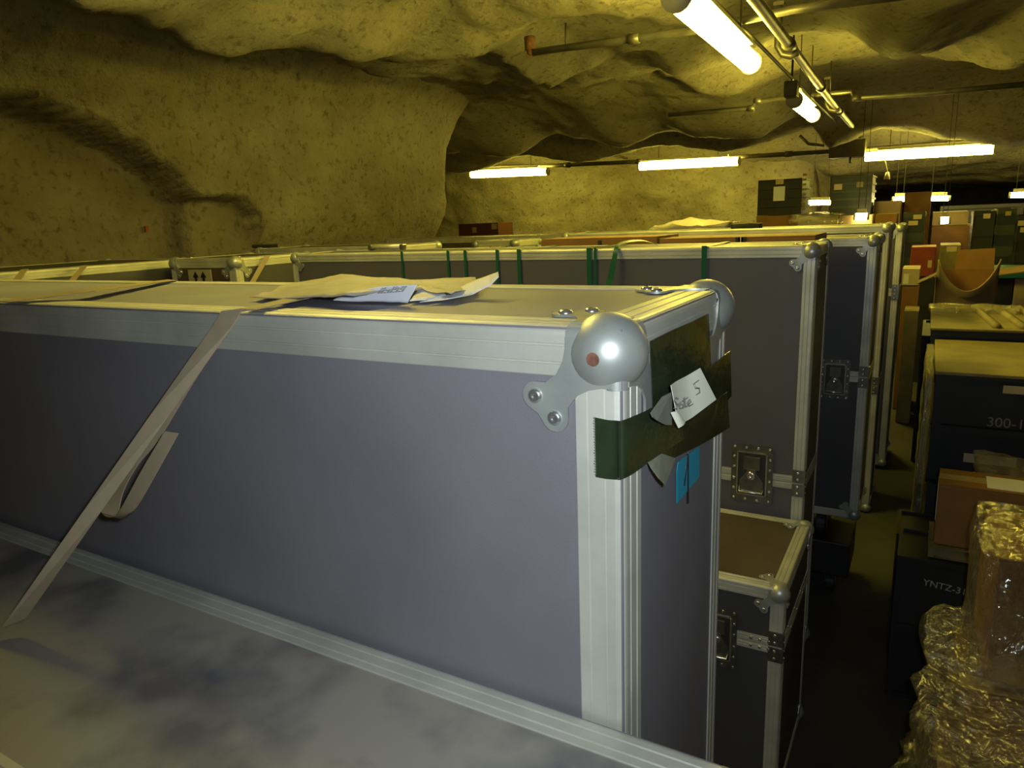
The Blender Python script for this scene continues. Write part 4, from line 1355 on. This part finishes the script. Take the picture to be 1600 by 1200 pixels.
def pipe(name, label, pts, r, m, group=None, couplings=()):
    c = Vector(pts[0])
    t = thing(name, label, 'pipe', c, 0, group)
    P = [Vector(p) - c for p in pts]
    MB().tube(P, r, 12).build('pipe_run', m, t, True)
    for i, f in couplings:
        e_ = P[i].lerp(P[i + 1], f)
        d = (P[i + 1] - P[i]).normalized()
        MB().tube([e_ - d * r * 1.5, e_ + d * r * 1.5], r * 1.35, 12).build('coupling', m, t, True)
    return t


pipe('ceiling_pipe', 'main grey pipe running under the ceiling along the aisle', [(-0.66, -2.0, CZ + 0.96), (-0.80, 4, CZ + 0.955), (-0.90, 8, CZ + 0.95), (-0.955, 11.4, CZ + 0.945)], 0.029, M_PIPE, couplings=((1, .2), (1, .65), (2, .1), (2, .6)))
pipe('conduit', 'thin dark conduit above the aisle lamps', [(-1.0, -2.0, CZ + 1.03), (-1.03, 4.8, CZ + 1.02), (-1.09, 8, CZ + 1.02), (-1.11, 10.7, CZ + 1.0)], 0.012, M_PIPED)
Yp = 4.55
p1 = at(833, 82, 'Y', Yp)
pipe('branch_pipe', 'grey cross pipe with rusty upturned end near the overhead lamp', [p1, at(950, 66, 'Y', Yp), at(1090, 47, 'Y', Yp), at(1240, 15, 'Y', Yp), at(1420, -8, 'Y', Yp)], 0.024, M_PIPE, couplings=((1, .3), (2, .1)))
pipe('pipe_elbow', 'short rusty pipe elbow ending the cross pipe', [p1, at(829, 82, 'Y', Yp), at(828, 66, 'Y', Yp)], 0.027, M_RUSTP, couplings=((1, .9),))
pipe('hanger_rod', 'thin rod holding the cross pipe near its rusty end', [at(884, 78, 'Y', Yp), at(884, 36, 'Y', Yp)], 0.006, M_PIPED)
Yq = 7.9
pipe('branch_pipe', 'second cross pipe, stepped up where it passes the aisle pipe', [at(1045, 180, 'Y', Yq), at(1176, 169, 'Y', Yq), at(1181, 158, 'Y', Yq), at(1230, 153, 'Y', Yq), at(1330, 143, 'Y', Yq), at(1333, 153, 'Y', Yq), at(1450, 146, 'Y', Yq), at(1640, 128, 'Y', Yq)], 0.024, M_PIPE, couplings=((0, .98), (2, .05), (5, .05)))
pipe('hanger_rod', 'thin rod hanging to the second cross pipe beside the lamp', [at(1297, 145, 'Y', Yq), at(1299, 95, 'Y', Yq)], 0.005, M_PIPED)
Yr = 11.15
pipe('branch_pipe', 'third cross pipe running above the row of three lamps', [at(700, 262, 'Y', Yr), at(860, 259, 'Y', Yr), at(1160, 245, 'Y', Yr), at(1350, 234, 'Y', Yr), at(1640, 212, 'Y', Yr)], 0.032, M_PIPED, couplings=((1, .1), (1, .5), (2, .4), (3, .5)))
pipe('branch_pipe', 'short bent pipe between the left two lamps of the row', [at(912, 215, 'Y', 10.2), at(912, 232, 'Y', 10.2), at(945, 240, 'Y', 10.6), at(980, 247, 'Y', 11.1)], 0.02, M_PIPE)
jb = thing('junction_box', 'dark junction box where the aisle pipe meets the row of lamps', 'box', at(1325, 232, 'Y', 11))
MB().box(-0.22, 0.22, -0.15, 0.15, -0.12, 0.10).build('box_shell', M_PIPED, jb, bevel=0.01)
MB().tube([(0.05, -0.1, -0.12), (0.05, -0.1, -0.2)], 0.02, 10).build('cable_gland', M_PIPE, jb, True)
MB().tube([(-0.30, 0, 0.06), (-0.50, -0.02, 0.10), (-0.62, 0, 0.22)], 0.02, 8).build('elbow', M_PIPE, jb, True)
jb2 = thing('switch_box', 'small dark switch box at the near end of the hanging lamp', 'box', (-1.055, 6.38, CZ + 0.93))
MB().box(-0.05, 0.05, -0.06, 0.06, -0.06, 0.06).build('box_shell', M_PIPED, jb2, bevel=0.008)
MB().tube([(0, 0, 0.06), (0, 0, 0.4)], 0.008, 8).build('cable', M_BLACK, jb2)
for k, (Y, lab) in enumerate(((4.95, 'pale pipe bracket near the overhead lamp'), (7.95, 'pale pipe bracket beside the second cross pipe'))):
    x = -0.83 if k == 0 else -0.905
    br = thing('pipe_bracket', lab, 'bracket', (x - 0.08, Y, CZ + 0.96))
    MB().tube([(0, 0, 0.25), (0, 0, 0.02), (0.03, 0, -0.03), (0.08, 0, -0.045), (0.12, 0, -0.03)], 0.022, 10).build('elbow', M_PIPE, br, True)
    MB().box(-0.03, 0.03, -0.03, 0.03, 0.25, 0.27).build('flange', M_PIPE, br)
# hanging connector lamp parts below the right lamp
cl = thing('hanging_plug', 'small pale plug dangling on a cord under the right lamp', 'plug', at(1386, 280, 'Y', 10.9))
MB().tube([(0, 0, 0), (0, 0, 0.09)], [0.04, 0.02], 10).build('plug_body', M_FIX, cl, True)
MB().tube([(0, 0, 0.09), (-0.03, 0, 0.2), (-0.07, 0.05, 0.36)], 0.006, 6).build('cord', M_FIX, cl)
# orange survey marks on the recess
o = MB().box(-5.33, -5.31, 3.50, 3.525, CZ + 0.03, CZ + 0.075).build('survey_mark', M_ORANGE)
tag(rebase(o, (-5.32, 3.5, CZ + 0.02)), 'small orange spray mark on the rock recess', 'mark')
